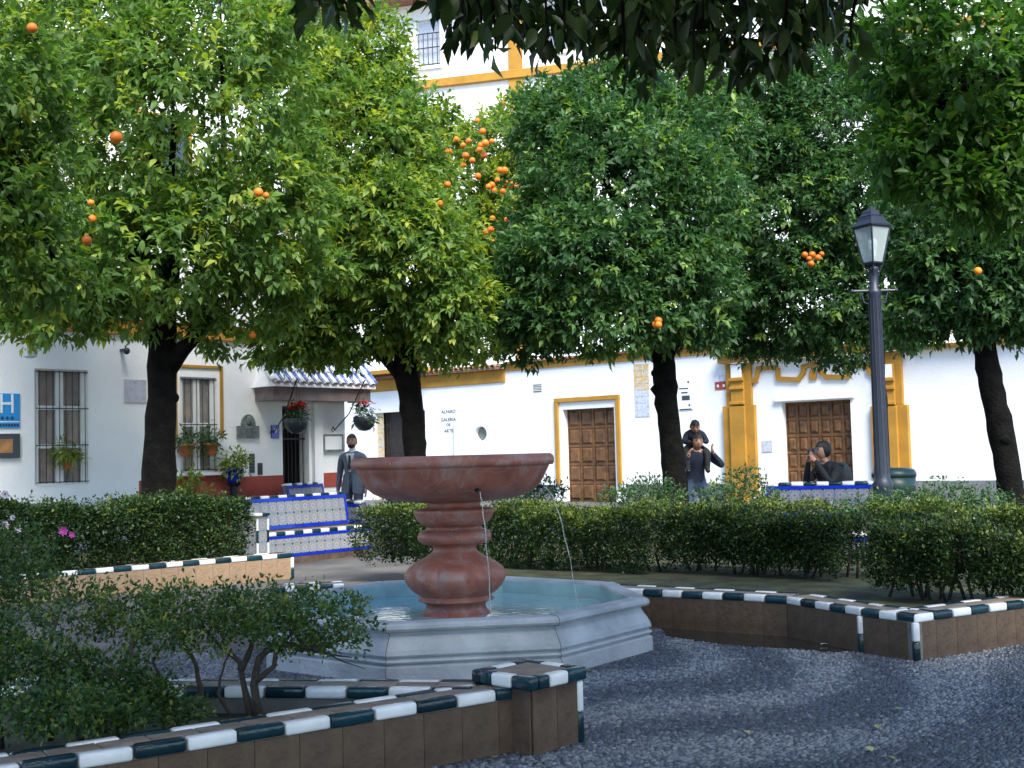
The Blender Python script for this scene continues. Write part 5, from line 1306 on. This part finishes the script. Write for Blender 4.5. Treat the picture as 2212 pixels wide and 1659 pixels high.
# ------------------------------------------------------------------ hedges and shrubs
def hedge(name, label, line, width, z0, z1, n, m, L, seed, sunny_top=.5, bright=.38, stems=14, cat='hedge', group=None, per=5, rough=.20, lower=0.0, core=True):
    """a clipped hedge along a polyline: dense sprays near its faces, thinner towards the foot, real stems inside"""
    rs = np.random.default_rng(seed); P = [np.array((p[0], p[1])) for p in line]
    seg = np.array([np.linalg.norm(P[i + 1] - P[i]) for i in range(len(P) - 1)]); cum = np.concatenate([[0], np.cumsum(seg)]); tot = cum[-1]
    root = thing(name, label, cat, (P[0][0], P[0][1], 0), 0, group)
    u = rs.random(n) * tot; i = np.clip(np.searchsorted(cum, u) - 1, 0, len(seg) - 1); f = (u - cum[i]) / seg[i]
    PA_ = np.array(P); a = PA_[i]; bb = PA_[i + 1]; c = a + (bb - a) * f[:, None]; d = unit(bb - a); nr = np.stack([-d[:, 1], d[:, 0]], 1)
    # choose a face: top, front, back or inside
    ch = rs.random(n); v = np.where(ch < .30, rs.uniform(-1, 1, n), np.where(ch < .66, -1 + np.abs(rs.normal(size=n)) * .18, np.where(ch < .86, 1 - np.abs(rs.normal(size=n)) * .18, rs.uniform(-.9, .9, n))))
    hgt = np.where(ch < .30, 1 - np.abs(rs.normal(size=n)) * .07, rs.random(n) ** .75)
    hgt = np.where(ch > .86, rs.uniform(lower, .95, n), hgt)
    lump = 1 + rough * np.sin(u * 5.1 + 1.3) * np.sin(hgt * 4 + u * 2.3) + rs.normal(size=n) * .05
    rnd = np.where(hgt > .85, 1 - (hgt - .85) * 1.2, 1.0) * np.where(hgt < .3, .8 + .6 * hgt, 1.0)
    off = v * width / 2 * lump * rnd
    top = z1 + .045 * np.sin(u * 3.7) + .035 * np.sin(u * 9.1 + 2)
    zz = z0 + (top - z0) * (lower + (1 - lower) * hgt) + rs.normal(size=n) * .012
    p = np.stack([c[:, 0] + nr[:, 0] * off - P[0][0], c[:, 1] + nr[:, 1] * off - P[0][1], zz], 1)
    sh = rs.random(n) < .06; zz = zz + np.where(sh & (hgt > .8), rs.uniform(.03, .11, n), 0); off = off + np.where(sh & (hgt <= .8), np.sign(v) * rs.uniform(.03, .09, n), 0)
    p = np.stack([c[:, 0] + nr[:, 0] * off - P[0][0], c[:, 1] + nr[:, 1] * off - P[0][1], zz], 1)
    dv = np.stack([nr[:, 0] * v, nr[:, 1] * v, np.where(ch < .30, 1.2, .25)], 1); dv = unit(dv + rs.normal(size=dv.shape) * .35)
    yg = np.where((ch < .30) | (hgt > .93), sunny_top, .05)  # yellow green top sprays: the sunny top is put into the colour
    inst('foliage', small_leaf_mesh('foliage', p, dv, m, L, per, seed + 1, bright, yg), root)['kind'] = 'stuff'
    r2 = random.Random(seed)
    for k in range(stems):
        q = r2.random() * tot; j = min(len(seg) - 1, max(0, int(np.searchsorted(cum, q) - 1))); ff = (q - cum[j]) / seg[j]; b0 = P[j] + (P[j + 1] - P[j]) * ff - P[0]
        x, y = b0[0] + r2.uniform(-.1, .1), b0[1] + r2.uniform(-.1, .1); hh = z1 - z0
        MB().tube([(x, y, z0 - .03), (x + r2.uniform(-.08, .08), y + r2.uniform(-.06, .06), z0 + hh * .3), (x + r2.uniform(-.2, .2), y + r2.uniform(-.12, .12), z0 + hh * .62), (x + r2.uniform(-.3, .3), y + r2.uniform(-.18, .18), z0 + hh * .9)],
                  [.014, .012, .009, .005], 6, .06).build('stem', twig_m, root, smooth=True)
    return root
g2 = lambda x, y, z: tuple(G(x, y, z)[:2])
# tall hedge at left
h1a = B_a + Vector((-.75, .30)); h1b = B_b + Vector((-.10, .42)); h1c = B_far + Vector((-.4, .5))
hedge('hedge', 'tall clipped hedge at left above the orange tan wall, with magenta blooms', [h1c, h1b, h1a], .72, .22, .94, 17000, leaf_hedge, .046, 201, .12, .33, 16)
# clipped hedge behind the fountain, in two lengths
hl = [D(800, 1180, 13.6), D(1000, 1180, 12.9), D(1250, 1180, 12.0), D(1440, 1180, 11.4)]
hedge('hedge', 'clipped hedge behind the fountain pedestal with yellow green top', [(q.x, q.y + .25) for q in hl], .70, .22, .78, 10500, leaf_hedge, .038, 202, .70, .30, 18)
hr = [D(1475, 1180, 11.6), D(1650, 1180, 11.0), D(1860, 1180, 10.4)]
hedge('hedge', 'clipped hedge with bare lower stems right of the fountain', [(q.x, q.y + .2) for q in hr], .66, .22, .74, 8500, leaf_hedge, .037, 203, .45, .28, 22, lower=.14)
h3 = [D(1905, 1180, 9.5), D(2080, 1180, 9.0), D(2330, 1180, 8.7)]
hedge('hedge', 'dark hedge at the right edge with bare stems on mossy soil', [(q.x, q.y - .12) for q in h3], .62, .22, .71, 7500, leaf_hedge, .035, 204, .35, .26, 24, lower=.20)
# further rows
h4 = [D(1080, 1100, 16.0), D(1500, 1100, 15.2), D(2000, 1100, 14.0)]
hedge('hedge', 'farther clipped hedge row in front of the ochre framed door and portal', [(q.x, q.y) for q in h4], .6, .1, .66, 6500, leaf_hedge, .042, 205, .85, .42, 8)
h4b = [D(1880, 1100, 12.6), D(2330, 1100, 12.0)]
hedge('hedge', 'farther hedge row at the far right below the leaning trunk', [(q.x, q.y) for q in h4b], .6, .2, .72, 3500, leaf_hedge, .040, 206, .7, .38, 8)
# loose weeds and shrubs growing above the far rows
def shrub(label, pts, n, m, L, seed, cat='shrub', per=5, name='shrub', young=.1, bright=.42, stems=6, group=None):
    base = pts[0]; root = thing(name, label, cat, (base[0], base[1], 0), 0, group)
    T = crown_twigs([(p[0] - base[0], p[1] - base[1], p[2], p[3], p[4], p[5]) for p in pts], n, .15, np.random.default_rng(seed))
    inst('foliage', small_leaf_mesh('foliage', T[:, :3], unit(T[:, 3:] + np.array([0, 0, .4])), m, L, per, seed, bright, young, .8, .09), root)['kind'] = 'stuff'
    r2 = random.Random(seed)
    for k in range(stems):
        p = pts[k % len(pts)]; x, y = p[0] - base[0] + r2.uniform(-.15, .15), p[1] - base[1] + r2.uniform(-.1, .1)
        MB().tube([(x, y, 0), (x + r2.uniform(-.1, .1), y + r2.uniform(-.1, .1), p[2] * .6), (x + r2.uniform(-.25, .25), y, p[2] + p[5] * .8)], [.014, .010, .004], 5, .05).build('stem', twig_m, root, smooth=True)
    return root
def sb(x, y, Y, rx, ry): q = blob(x, y, Y, rx, ry); return q
shrub('loose leafy shrub at the foot of the leaning black trunk', [sb(1400, 1062, 16.8, 60, 32), sb(1340, 1072, 16.6, 50, 22), sb(1450, 1070, 16.6, 40, 24)], 420, leaf_weed, .055, 301)
shrub('low ragged shrub before the left ochre pilaster', [sb(1610, 1050, 16.4, 45, 45), sb(1560, 1072, 16.2, 55, 28), sb(1660, 1078, 16.0, 40, 22)], 420, leaf_weed, .055, 302)
shrub('wide ragged shrub at the foot of the street lamp', [sb(1850, 1095, 14.0, 50, 22), sb(1960, 1090, 13.8, 70, 30), sb(2050, 1080, 13.6, 70, 40), sb(2130, 1088, 13.4, 60, 30)], 800, leaf_weed, .048, 303)
shrub('dark shrub behind the fountain bowl beside the dim bench', [sb(870, 1095, 18.5, 45, 25), sb(1180, 1062, 19, 45, 26), sb(1120, 1085, 18.8, 50, 22)], 420, leaf_weed, .06, 304)
shrub('rose shrub at the left edge over the near bed', [sb(20, 1210, 8.2, 95, 75), sb(-60, 1160, 8.2, 80, 70), sb(60, 1270, 8.0, 80, 40), sb(-40, 1300, 8, 100, 60)], 1000, leaf_bush, .040, 305)
# small plants on the wall foot behind the far hedges
# near shrub with gnarled stems in the wedge bed
nb0 = D(565, 1510, 5.75)
near = thing('stemmed_shrub', 'near shrub with gnarled bare stems and a flat clipped top in the wedge bed', 'shrub', (nb0.x, nb0.y, .2)); o = Vector((nb0.x, nb0.y, 0)); near.location.z = 0
bl = [sb(690, 1335, 5.75, 110, 62), sb(560, 1310, 5.8, 120, 48), sb(420, 1312, 5.85, 120, 50), sb(290, 1320, 5.9, 110, 55), sb(470, 1360, 5.7, 90, 40), sb(640, 1375, 5.75, 80, 32), sb(740, 1385, 5.7, 60, 28), sb(160, 1320, 5.9, 110, 62), sb(600, 1345, 5.6, 90, 40), sb(350, 1372, 5.6, 85, 42)]
T = crown_twigs([(p[0] - o.x, p[1] - o.y, p[2], p[3], p[4] * 1.15, p[5]) for p in bl], 1750, .12, np.random.default_rng(401))
inst('foliage', small_leaf_mesh('foliage', T[:, :3], unit(T[:, 3:] + np.array([0, 0, .25])), leaf_bush, .030, 6, 402, .52, .26, .8, .055), near)['kind'] = 'stuff'
def stem(*pp, r=.02):
    pts = [D(x, y, Y) - o for x, y, Y in pp]; n = len(pts)
    full = []; rr = []
    for i in range(n - 1):
        for k in range(3):
            f = k / 3; full.append(pts[i].lerp(pts[i + 1], f) + Vector((random.uniform(-.005, .005), random.uniform(-.005, .005), 0))); rr.append(r * (1 - .65 * (i + f) / (n - 1)) * random.uniform(.9, 1.12))
    full.append(pts[-1]); rr.append(r * .3)
    MB().tube(full, rr, 8, .06).build('stem', twig_m, near, smooth=True)
stem((560, 1560, 5.7), (550, 1480, 5.7), (560, 1420, 5.7), (600, 1390, 5.7), (690, 1400, 5.65), (760, 1370, 5.65), r=.021)
stem((545, 1560, 5.72), (525, 1480, 5.72), (515, 1430, 5.72), (470, 1390, 5.72), (420, 1340, 5.75), r=.018)
stem((555, 1470, 5.7), (590, 1440, 5.68), (600, 1400, 5.7), (650, 1350, 5.7), r=.016)
stem((520, 1450, 5.72), (540, 1400, 5.75), (560, 1340, 5.75), r=.018)
stem((440, 1540, 5.75), (430, 1480, 5.75), (425, 1440, 5.75), (395, 1380, 5.75), (340, 1330, 5.8), r=.016)
stem((500, 1545, 5.7), (470, 1500, 5.7), (480, 1450, 5.7), (500, 1400, 5.72), r=.010)
stem((615, 1395, 5.7), (700, 1412, 5.65), (760, 1420, 5.62), r=.008); stem((690, 1400, 5.65), (730, 1425, 5.62), (790, 1445, 5.6), r=.005)
stem((260, 1560, 5.6), (250, 1480, 5.6), (280, 1400, 5.7), (310, 1350, 5.8), r=.016); stem((390, 1570, 5.5), (360, 1500, 5.5), (330, 1430, 5.6), (360, 1380, 5.7), r=.012)
low = thing('low_shrub', 'dark low shrub in the near left corner behind the nearest wall', 'shrub', (-1.75, 4.95, 0), 0)
bl = [sb(40, 1430, 5.2, 120, 60), sb(200, 1455, 5.35, 100, 50), sb(110, 1530, 4.95, 140, 50), sb(320, 1490, 5.45, 70, 40), sb(-60, 1370, 5.3, 90, 60), sb(250, 1545, 5.2, 100, 32), sb(390, 1535, 5.4, 60, 24)]
T = crown_twigs([(p[0] + 1.75, p[1] - 4.95, p[2], p[3], p[4], p[5]) for p in bl], 1900, .12, np.random.default_rng(403))
inst('foliage', small_leaf_mesh('foliage', T[:, :3], unit(T[:, 3:] + np.array([0, 0, .25])), leaf_bush, .030, 6, 404, .42, .14, .8, .055), low)['kind'] = 'stuff'
for k in range(7):
    x = -.95 + k * .15; y_ = .12 + k * .05; MB().tube([(x, y_ + random.uniform(0, .2), .18), (x + random.uniform(-.1, .1), y_ + random.uniform(0, .2), .4), (x + random.uniform(-.15, .15), y_ + random.uniform(0, .2), .62)], [.018, .013, .006], 6, .06).build('stem', twig_m, low, smooth=True)
# blooms in the left hedge
def bloom(label, x, y, Y, m, r=.035):
    c = D(x, y, Y); o = thing('flower', label, 'flower', c)
    pm_ = MB()
    for ring, nn_, tilt in ((1.0, 7, .35), (.62, 6, .9)):
        for k in range(nn_):
            an = k * 2 * math.pi / nn_ + ring; u = Vector((math.cos(an), -tilt, math.sin(an))).normalized(); s = u.cross(Vector((0, 1, 0))).normalized(); L = r * ring
            pm_.add([(0, 0, 0), u * L * .55 + s * L * .4, u * L, u * L * .55 - s * L * .4], [(0, 1, 2, 3)])
    pm_.build('petals', m, o); MB().ball((0, -.006, 0), r * .22, 6, 5).build('centre', ochre, o, smooth=True)
    MB().tube([(0, .004, 0), (0, .05, -.03), (.01, .10, -.10)], .003, 4).build('stalk', twig_m, o)
bloom('large magenta bloom in the left hedge', 138, 1147, 11.6, pink_petal, .05); bloom('small violet bloom right of the large magenta bloom', 156, 1155, 11.6, pink_petal, .035)
bloom('pink rosebud at the far left of the hedge', 28, 1118, 10.9, pale_petal, .03); bloom('pale bloom on top of the hedge at the left edge', 12, 1068, 10.9, pale_petal, .045); bloom('white bloom low in the hedge at the left edge', 40, 1142, 10.2, pale_petal, .04); bloom('white bloom beside the hedge wall foot, far left', 12, 1135, 10.2, pale_petal, .045)

# fallen leaves
for x, y, lab in ((1897, 1571, 'pale fallen leaf, second nearest on the pebbles at right'), (1878, 1620, 'pale green fallen leaf near the bottom of the pebbles'), (1925, 1640, 'fallen leaf at the bottom right of the pebbles'), (1937, 1533, 'pale fallen leaf farthest right on the pebbles'), (1614, 1584, 'small fallen leaf alone in the middle of the pebbles'), (1275, 1449, 'fallen leaf at the foot of the basin'), (1780, 1392, 'white scrap floating on the puddle')):
    p = G(x, y, .016); L = .075 if y > 1500 else .05; a = random.uniform(0, 6.28)
    us = np.linspace(0, 1, 6); vv = []; ff = []
    for j, u in enumerate(us):
        wd = math.sin(math.pi * u ** .8) * .24; z = .10 * math.sin(u * 3.0); vv += [(-wd * L, (u - .5) * L, (z + .06) * L), (0, (u - .5) * L, z * L), (wd * L, (u - .5) * L, (z + .09) * L)]
    for j in range(5): q = j * 3; ff += [(q, q + 1, q + 4, q + 3), (q + 1, q + 2, q + 5, q + 4)]
    fl = MB().add(vv, ff).build('fallen_leaf' if y > 1400 else 'paper_scrap', dry_leaf if y > 1400 else sign_white, None, loc=p); fl.rotation_euler = (0, 0, a)
    props(fl, lab, 'leaf', 'leaves on the pavement') if y > 1400 else props(fl, lab, 'litter')

# ------------------------------------------------------------------ people
def skin_body(name, J, bones, mats, parent, sub=2):
    """one continuous surface grown over a posed skeleton; J: joint -> (x, y, z, rx, ry); bones: (a, b, material index)"""
    names = list(J); idx = {n: i for i, n in enumerate(names)}
    me = bpy.data.meshes.new(name); me.from_pydata([J[n][:3] for n in names], [(idx[a], idx[b]) for a, b, _ in bones], []); me.update()
    ob = bpy.data.objects.new(name, me); COL.objects.link(ob)
    sk = ob.modifiers.new('skin', 'SKIN'); sk.use_smooth_shade = True
    sv = me.skin_vertices[0].data
    for n in names: sv[idx[n]].radius = (J[n][3], J[n][4] if len(J[n]) > 4 else J[n][3]); sv[idx[n]].use_root = (n == names[0])
    ss = ob.modifiers.new('sub', 'SUBSURF'); ss.levels = sub; ss.render_levels = sub
    dg = bpy.context.evaluated_depsgraph_get(); dg.update()
    m2 = bpy.data.meshes.new_from_object(ob.evaluated_get(dg)); bpy.data.objects.remove(ob)
    m2.materials.clear()
    for m in mats: m2.materials.append(m)
    segs = [(np.array(J[a][:3]), np.array(J[b][:3]), k, max(J[a][3], J[b][3])) for a, b, k in bones]
    for p in m2.polygons:
        c = np.array(p.center); best = None
        for a, b_, k, r in segs:
            d = b_ - a; t = np.clip(np.dot(c - a, d) / max(np.dot(d, d), 1e-9), 0, 1); q = np.linalg.norm(c - a - d * t) / (r + .02)
            if best is None or q < best[0]: best = (q, k)
        p.material_index = best[1]; p.use_smooth = True
    return inst(name, m2, parent)
def hand(J, bones, wrist, dirv, side, k, curl=.4):
    """palm and five fingers rooted at a wrist joint"""
    w0 = Vector(J[wrist][:3]); d = Vector(dirv).normalized(); s = Vector(side).normalized(); n = d.cross(s).normalized(); pal = wrist + '_palm'
    J[pal] = (*(w0 + d * .07), .030, .018); bones.append((wrist, pal, k))
    for i, L in enumerate((.062, .075, .08, .072)):
        a = f'{wrist}_f{i}'; base = w0 + d * .085 + s * (.03 - .02 * i); mid = base + d * L * .55 + n * .012 * curl; tip = mid + d * L * .4 + n * .03 * curl
        J[a + 'a'] = (*base, .0095); J[a + 'b'] = (*mid, .0088); J[a + 'c'] = (*tip, .007); bones += [(pal, a + 'a', k), (a + 'a', a + 'b', k), (a + 'b', a + 'c', k)]
    b0 = w0 + d * .03 + s * .03; J[wrist + '_ta'] = (*b0, .011); J[wrist + '_tb'] = (*(b0 + d * .035 + s * .03), .009); bones += [(pal, wrist + '_ta', k), (wrist + '_ta', wrist + '_tb', k)]
def head_parts(parent, c, yaw, pitch=0, hair=True, s=1.0, beard=False):
    """face features and hair as children; c is the head centre, the face looks along local -Y before yaw"""
    e = bpy.data.objects.new('head_features', None)
    M_ = Matrix.Translation(c) @ Matrix.Rotation(yaw, 4, 'Z') @ Matrix.Rotation(pitch, 4, 'X')
    def put(mb, name, m):
        ob = mb.build(name, m, parent, smooth=True); ob.matrix_local = M_; return ob
    put(MB().ball((0, 0, 0), .098 * s, 16, 12, (.80, .98, 1.16)), 'face', skin)
    put(MB().ball((0, -.098 * s, -.008 * s), .016 * s, 8, 6, (.8, 1.3, 1.5)), 'nose', skin)
    for x in (-1, 1):
        put(MB().ball((x * .031 * s, -.082 * s, .020 * s), .010 * s, 8, 6, (1.3, .6, .7)), 'eye', hair_m)
        put(MB().box(x * .031 * s - .017 * s, x * .031 * s + .017 * s, -.094 * s, -.084 * s, .036 * s, .043 * s), 'eyebrow', hair_m)
        put(MB().ball((x * .079 * s, .008 * s, 0), .024 * s, 8, 6, (.4, .8, 1.2)), 'ear', skin)
    put(MB().ball((0, -.081 * s, -.048 * s), .022 * s, 8, 6, (1.2, .5, .35)), 'mouth', dado_red)
    if beard: put(MB().ball((0, -.038 * s, -.068 * s), .062 * s, 12, 8, (1.05, .92, .75)), 'beard', hair_m)
    if hair:
        mb = MB(); vs = []; fs = []; n = 18; rows = 7
        for i in range(rows):
            v = i / (rows - 1); el = math.pi / 2 * (1 - v * 1.25)
            for k in range(n):
                a = 2 * math.pi * k / n; cut = el
                if -math.sin(a) > .2: cut = max(el, R(28))              # hairline above the face
                r = .106 * s * (1 + .05 * math.sin(5 * a + i)); vs.append((r * .84 * math.cos(cut) * math.cos(a), r * 1.02 * math.cos(cut) * math.sin(a), r * 1.17 * math.sin(cut) + .004))
        for i in range(rows - 1):
            for k in range(n): fs.append((i * n + k, i * n + (k + 1) % n, (i + 1) * n + (k + 1) % n, (i + 1) * n + k))
        mb.add(vs, fs); put(mb, 'hair', hair_m)
    bpy.data.objects.remove(e)

def standing(name, label, loc, rz, J, bones, mats, head, yaw=0, pitch=0, s=1.0, beard=False, group=None):
    o = thing(name, label, 'person', loc, rz, group)
    skin_body('body', J, bones, mats, o); head_parts(o, Vector(head), yaw, pitch, s=s, beard=beard)
    return o
# man in a grey suit, walking towards the camera; local -Y is his front
Ym = 20.0; mp = D(762, 1000, Ym)
J = {'pelvis': (0, 0, .95, .150, .115), 'waist': (0, 0, 1.08, .140, .105), 'chest': (0, -.01, 1.30, .175, .125), 'collar': (0, 0, 1.43, .12, .09), 'neck': (0, -.01, 1.50, .058), 'skull': (0, -.02, 1.58, .062),
     'shl': (.185, .01, 1.40, .070), 'ell': (.245, .03, 1.12, .055), 'wrl': (.235, -.07, .885, .034), 'shr': (-.185, .01, 1.40, .070), 'elr': (-.24, .06, 1.12, .055), 'wrr': (-.26, .0, .87, .034),
     'hl': (.095, 0, .90, .105), 'kl': (.10, -.10, .50, .070), 'al': (.11, -.10, .09, .048), 'tl': (.115, -.25, .045, .040), 'hr': (-.095, 0, .90, .105), 'kr': (-.10, .03, .50, .070), 'ar': (-.105, .16, .12, .048), 'tr': (-.11, .04, .045, .040)}
bones = [('pelvis', 'waist', 0), ('waist', 'chest', 0), ('chest', 'collar', 0), ('collar', 'neck', 2), ('neck', 'skull', 1), ('collar', 'shl', 0), ('shl', 'ell', 0), ('ell', 'wrl', 0), ('collar', 'shr', 0), ('shr', 'elr', 0), ('elr', 'wrr', 0),
         ('pelvis', 'hl', 4), ('hl', 'kl', 4), ('kl', 'al', 4), ('al', 'tl', 3), ('pelvis', 'hr', 4), ('hr', 'kr', 4), ('kr', 'ar', 4), ('ar', 'tr', 3)]
hand(J, bones, 'wrl', (0, -.1, -1), (0, -1, 0), 1); hand(J, bones, 'wrr', (0, -.1, -1), (0, -1, 0), 1)
man = standing('person', 'bearded man in a grey suit and dark tie walking past the porch', (mp.x, mp.y, 0), R(-8), J, bones, [suit, skin, shirt, shoe, trouser], (0, -.035, 1.655), R(4), beard=True)
MB().add([(-.075, -.155, 1.46), (.075, -.155, 1.46), (.016, -.186, 1.16), (-.016, -.186, 1.16)], [(0, 1, 2, 3)]).build('shirt_front', shirt, man)
MB().xprism([(-.016, 1.43), (.016, 1.43), (.026, 1.22), (0, 1.17), (-.026, 1.22)], -.200, -.190).build('tie', tie, man)
jk = MB(); vs = []; fs = []
for i, (r_, z_) in enumerate(((.150, 1.12), (.165, 1.02), (.185, .90), (.196, .80))):
    for k in range(20):
        a_ = -math.pi / 2 + .16 + (2 * math.pi - .32) * k / 19; vs.append((r_ * 1.06 * math.cos(a_), r_ * .82 * math.sin(a_), z_ + .012 * math.sin(a_ * 3)))
for i in range(3):
    for k in range(19): fs.append((i * 20 + k, i * 20 + k + 1, (i + 1) * 20 + k + 1, (i + 1) * 20 + k))
jk.add(vs, fs).build('jacket_skirt', suit, man, smooth=True)
for s in (-1, 1): MB().xprism([(s * .02, 1.12), (s * .085, 1.46), (s * .125, 1.38), (s * .06, 1.18)], -.192, -.150).build('lapel', suit, man)
# adult bending forward with a child on the shoulders
Ya = 18.0; ap = D(1502, 1000, Ya)
J = {'pelvis': (0, .10, .86, .150, .12), 'waist': (0, .08, 1.0, .145, .11), 'chest': (0, 0, 1.20, .175, .13), 'collar': (0, -.06, 1.32, .12, .09), 'neck': (.01, -.10, 1.38, .056), 'skull': (.02, -.13, 1.44, .06),
     'shl': (.19, -.04, 1.29, .072), 'ell': (.40, -.10, 1.12, .056), 'wrl': (.25, -.16, 1.30, .036), 'shr': (-.19, -.04, 1.29, .072), 'elr': (-.26, -.10, 1.06, .056), 'wrr': (-.14, -.20, 1.26, .036),
     'hl': (.10, .08, .82, .10), 'kl': (.13, -.10, .47, .07), 'al': (.13, .0, .09, .048), 'tl': (.14, -.15, .045, .04), 'hr': (-.10, .08, .82, .10), 'kr': (-.12, -.08, .47, .07), 'ar': (-.12, .02, .09, .048), 'tr': (-.13, -.13, .045, .04)}
bones = [('pelvis', 'waist', 0), ('waist', 'chest', 0), ('chest', 'collar', 0), ('collar', 'neck', 1), ('neck', 'skull', 1), ('collar', 'shl', 0), ('shl', 'ell', 0), ('ell', 'wrl', 0), ('collar', 'shr', 0), ('shr', 'elr', 0), ('elr', 'wrr', 0),
         ('pelvis', 'hl', 2), ('hl', 'kl', 2), ('kl', 'al', 2), ('al', 'tl', 3), ('pelvis', 'hr', 2), ('hr', 'kr', 2), ('kr', 'ar', 2), ('ar', 'tr', 3)]
hand(J, bones, 'wrl', (-.3, -.2, 1), (0, -1, 0), 1, .9); hand(J, bones, 'wrr', (.3, -.2, 1), (0, -1, 0), 1, .9)
adult = standing('person', 'adult in navy clothes carrying a child on the shoulders beside the black trunk', (ap.x, ap.y, 0), R(0), J, bones, [navy, skin, denim, shoe], (.02, -.15, 1.495), R(6), R(8))
J = {'pelvis': (0, .06, 1.36, .11, .10), 'waist': (0, .05, 1.45, .105, .09), 'chest': (0, -.02, 1.57, .125, .095), 'collar': (0, -.06, 1.64, .08, .07), 'neck': (0, -.08, 1.67, .042), 'skull': (0, -.10, 1.70, .05),
     'shl': (.125, -.04, 1.60, .052), 'ell': (.17, -.14, 1.48, .042), 'wrl': (.10, -.22, 1.50, .028), 'shr': (-.125, -.04, 1.60, .052), 'elr': (-.17, -.14, 1.48, .042), 'wrr': (-.08, -.22, 1.50, .028),
     'hl': (.12, .0, 1.36, .075), 'kl': (.16, -.19, 1.33, .058), 'al': (.15, -.20, 1.08, .040), 'tl': (.15, -.29, 1.05, .034), 'hr': (-.12, .0, 1.36, .075), 'kr': (-.15, -.19, 1.33, .058), 'ar': (-.14, -.21, 1.08, .040), 'tr': (-.14, -.30, 1.05, .034)}
bones = [('pelvis', 'waist', 0), ('waist', 'chest', 0), ('chest', 'collar', 0), ('collar', 'neck', 1), ('neck', 'skull', 1), ('collar', 'shl', 0), ('shl', 'ell', 0), ('ell', 'wrl', 0), ('collar', 'shr', 0), ('shr', 'elr', 0), ('elr', 'wrr', 0),
         ('pelvis', 'hl', 2), ('hl', 'kl', 2), ('kl', 'al', 2), ('al', 'tl', 3), ('pelvis', 'hr', 2), ('hr', 'kr', 2), ('kr', 'ar', 2), ('ar', 'tr', 3)]
child = standing('person', 'dark haired child in navy riding on the adult’s shoulders', (ap.x, ap.y + .03, 0), R(0), J, bones, [navy, skin, black_cloth, shoe], (0, -.11, 1.715), 0, R(28), s=.86)
# person seated sideways on the bench, camera raised to the face; local -Y is the front and is turned to the picture's left
Ys = 16.75; spt = D(1795, 1040, Ys)
J = {'pelvis': (0, .05, .56, .16, .13), 'waist': (0, .06, .72, .155, .125), 'chest': (0, .02, .95, .18, .14), 'collar': (0, -.04, 1.10, .12, .095), 'neck': (0, -.07, 1.17, .056), 'skull': (0, -.10, 1.24, .062),
     'shl': (.19, .0, 1.06, .075), 'ell': (.25, -.20, .86, .058), 'wrl': (.09, -.30, 1.16, .036), 'shr': (-.19, .0, 1.06, .075), 'elr': (-.25, -.20, .86, .058), 'wrr': (-.07, -.30, 1.16, .036),
     'hl': (.11, .0, .54, .11), 'kl': (.14, -.42, .55, .078), 'al': (.13, -.40, .12, .05), 'tl': (.13, -.54, .05, .042), 'hr': (-.11, .0, .54, .11), 'kr': (-.14, -.42, .55, .078), 'ar': (-.13, -.40, .12, .05), 'tr': (-.13, -.54, .05, .042)}
bones = [('pelvis', 'waist', 0), ('waist', 'chest', 0), ('chest', 'collar', 0), ('collar', 'neck', 1), ('neck', 'skull', 1), ('collar', 'shl', 3), ('shl', 'ell', 3), ('ell', 'wrl', 3), ('collar', 'shr', 3), ('shr', 'elr', 3), ('elr', 'wrr', 3),
         ('pelvis', 'hl', 2), ('hl', 'kl', 2), ('kl', 'al', 2), ('al', 'tl', 4), ('pelvis', 'hr', 2), ('hr', 'kr', 2), ('kr', 'ar', 2), ('ar', 'tr', 4)]
hand(J, bones, 'wrl', (-.5, -.3, .8), (0, -1, 0), 1, .9); hand(J, bones, 'wrr', (.5, -.3, .8), (0, -1, 0), 1, .9)
seat = standing('person', 'seated person in black and grey holding a camera to the face before the portal doors', (spt.x, spt.y + .1, 0), R(-62), J, bones, [black_cloth, skin, beige_cloth, black_cloth, shoe], (0, -.115, 1.315), 0, R(4))
MB().ball((0, -.07, 1.335), .114, 12, 9, (.92, 1.0, 1.08)).build('hair', hair_m, seat, smooth=True)
ph = thing('photo_camera', 'small black camera held up by the seated person', 'camera', (spt.x, spt.y + .1, 0), R(-62))
MB().box(-.06, .06, -.30, -.245, 1.27, 1.345).build('camera_body', sign_dark, ph, bevel=.006); MB().lathe([(.030, 0), (.030, .05), (.024, .055)], 14).build('lens', sign_dark, ph).matrix_local = Matrix.Translation((0, -.30, 1.305)) @ Matrix.Rotation(math.pi / 2, 4, 'X')
bag = thing('shoulder_bag', 'grey rucksack on the back of the seated person', 'bag', (spt.x, spt.y + .1, 0), R(-62))
MB().ball((0, .24, .97), .16, 14, 10, (1.0, .62, 1.15)).build('sack', grey_cloth, bag, smooth=True); MB().ball((0, .33, .90), .09, 12, 8, (1.1, .5, .9)).build('pocket', grey_cloth, bag, smooth=True)
for s in (-1, 1): MB().tube([(s * .10, .18, 1.10), (s * .13, .02, 1.145), (s * .14, -.13, 1.0), (s * .13, .0, .80), (s * .1, .17, .80)], .014, 6).build('strap', black_cloth, bag)
print('mesh tris', sum(len(m.polygons) for m in bpy.data.meshes), 'objects', len(bpy.data.objects))
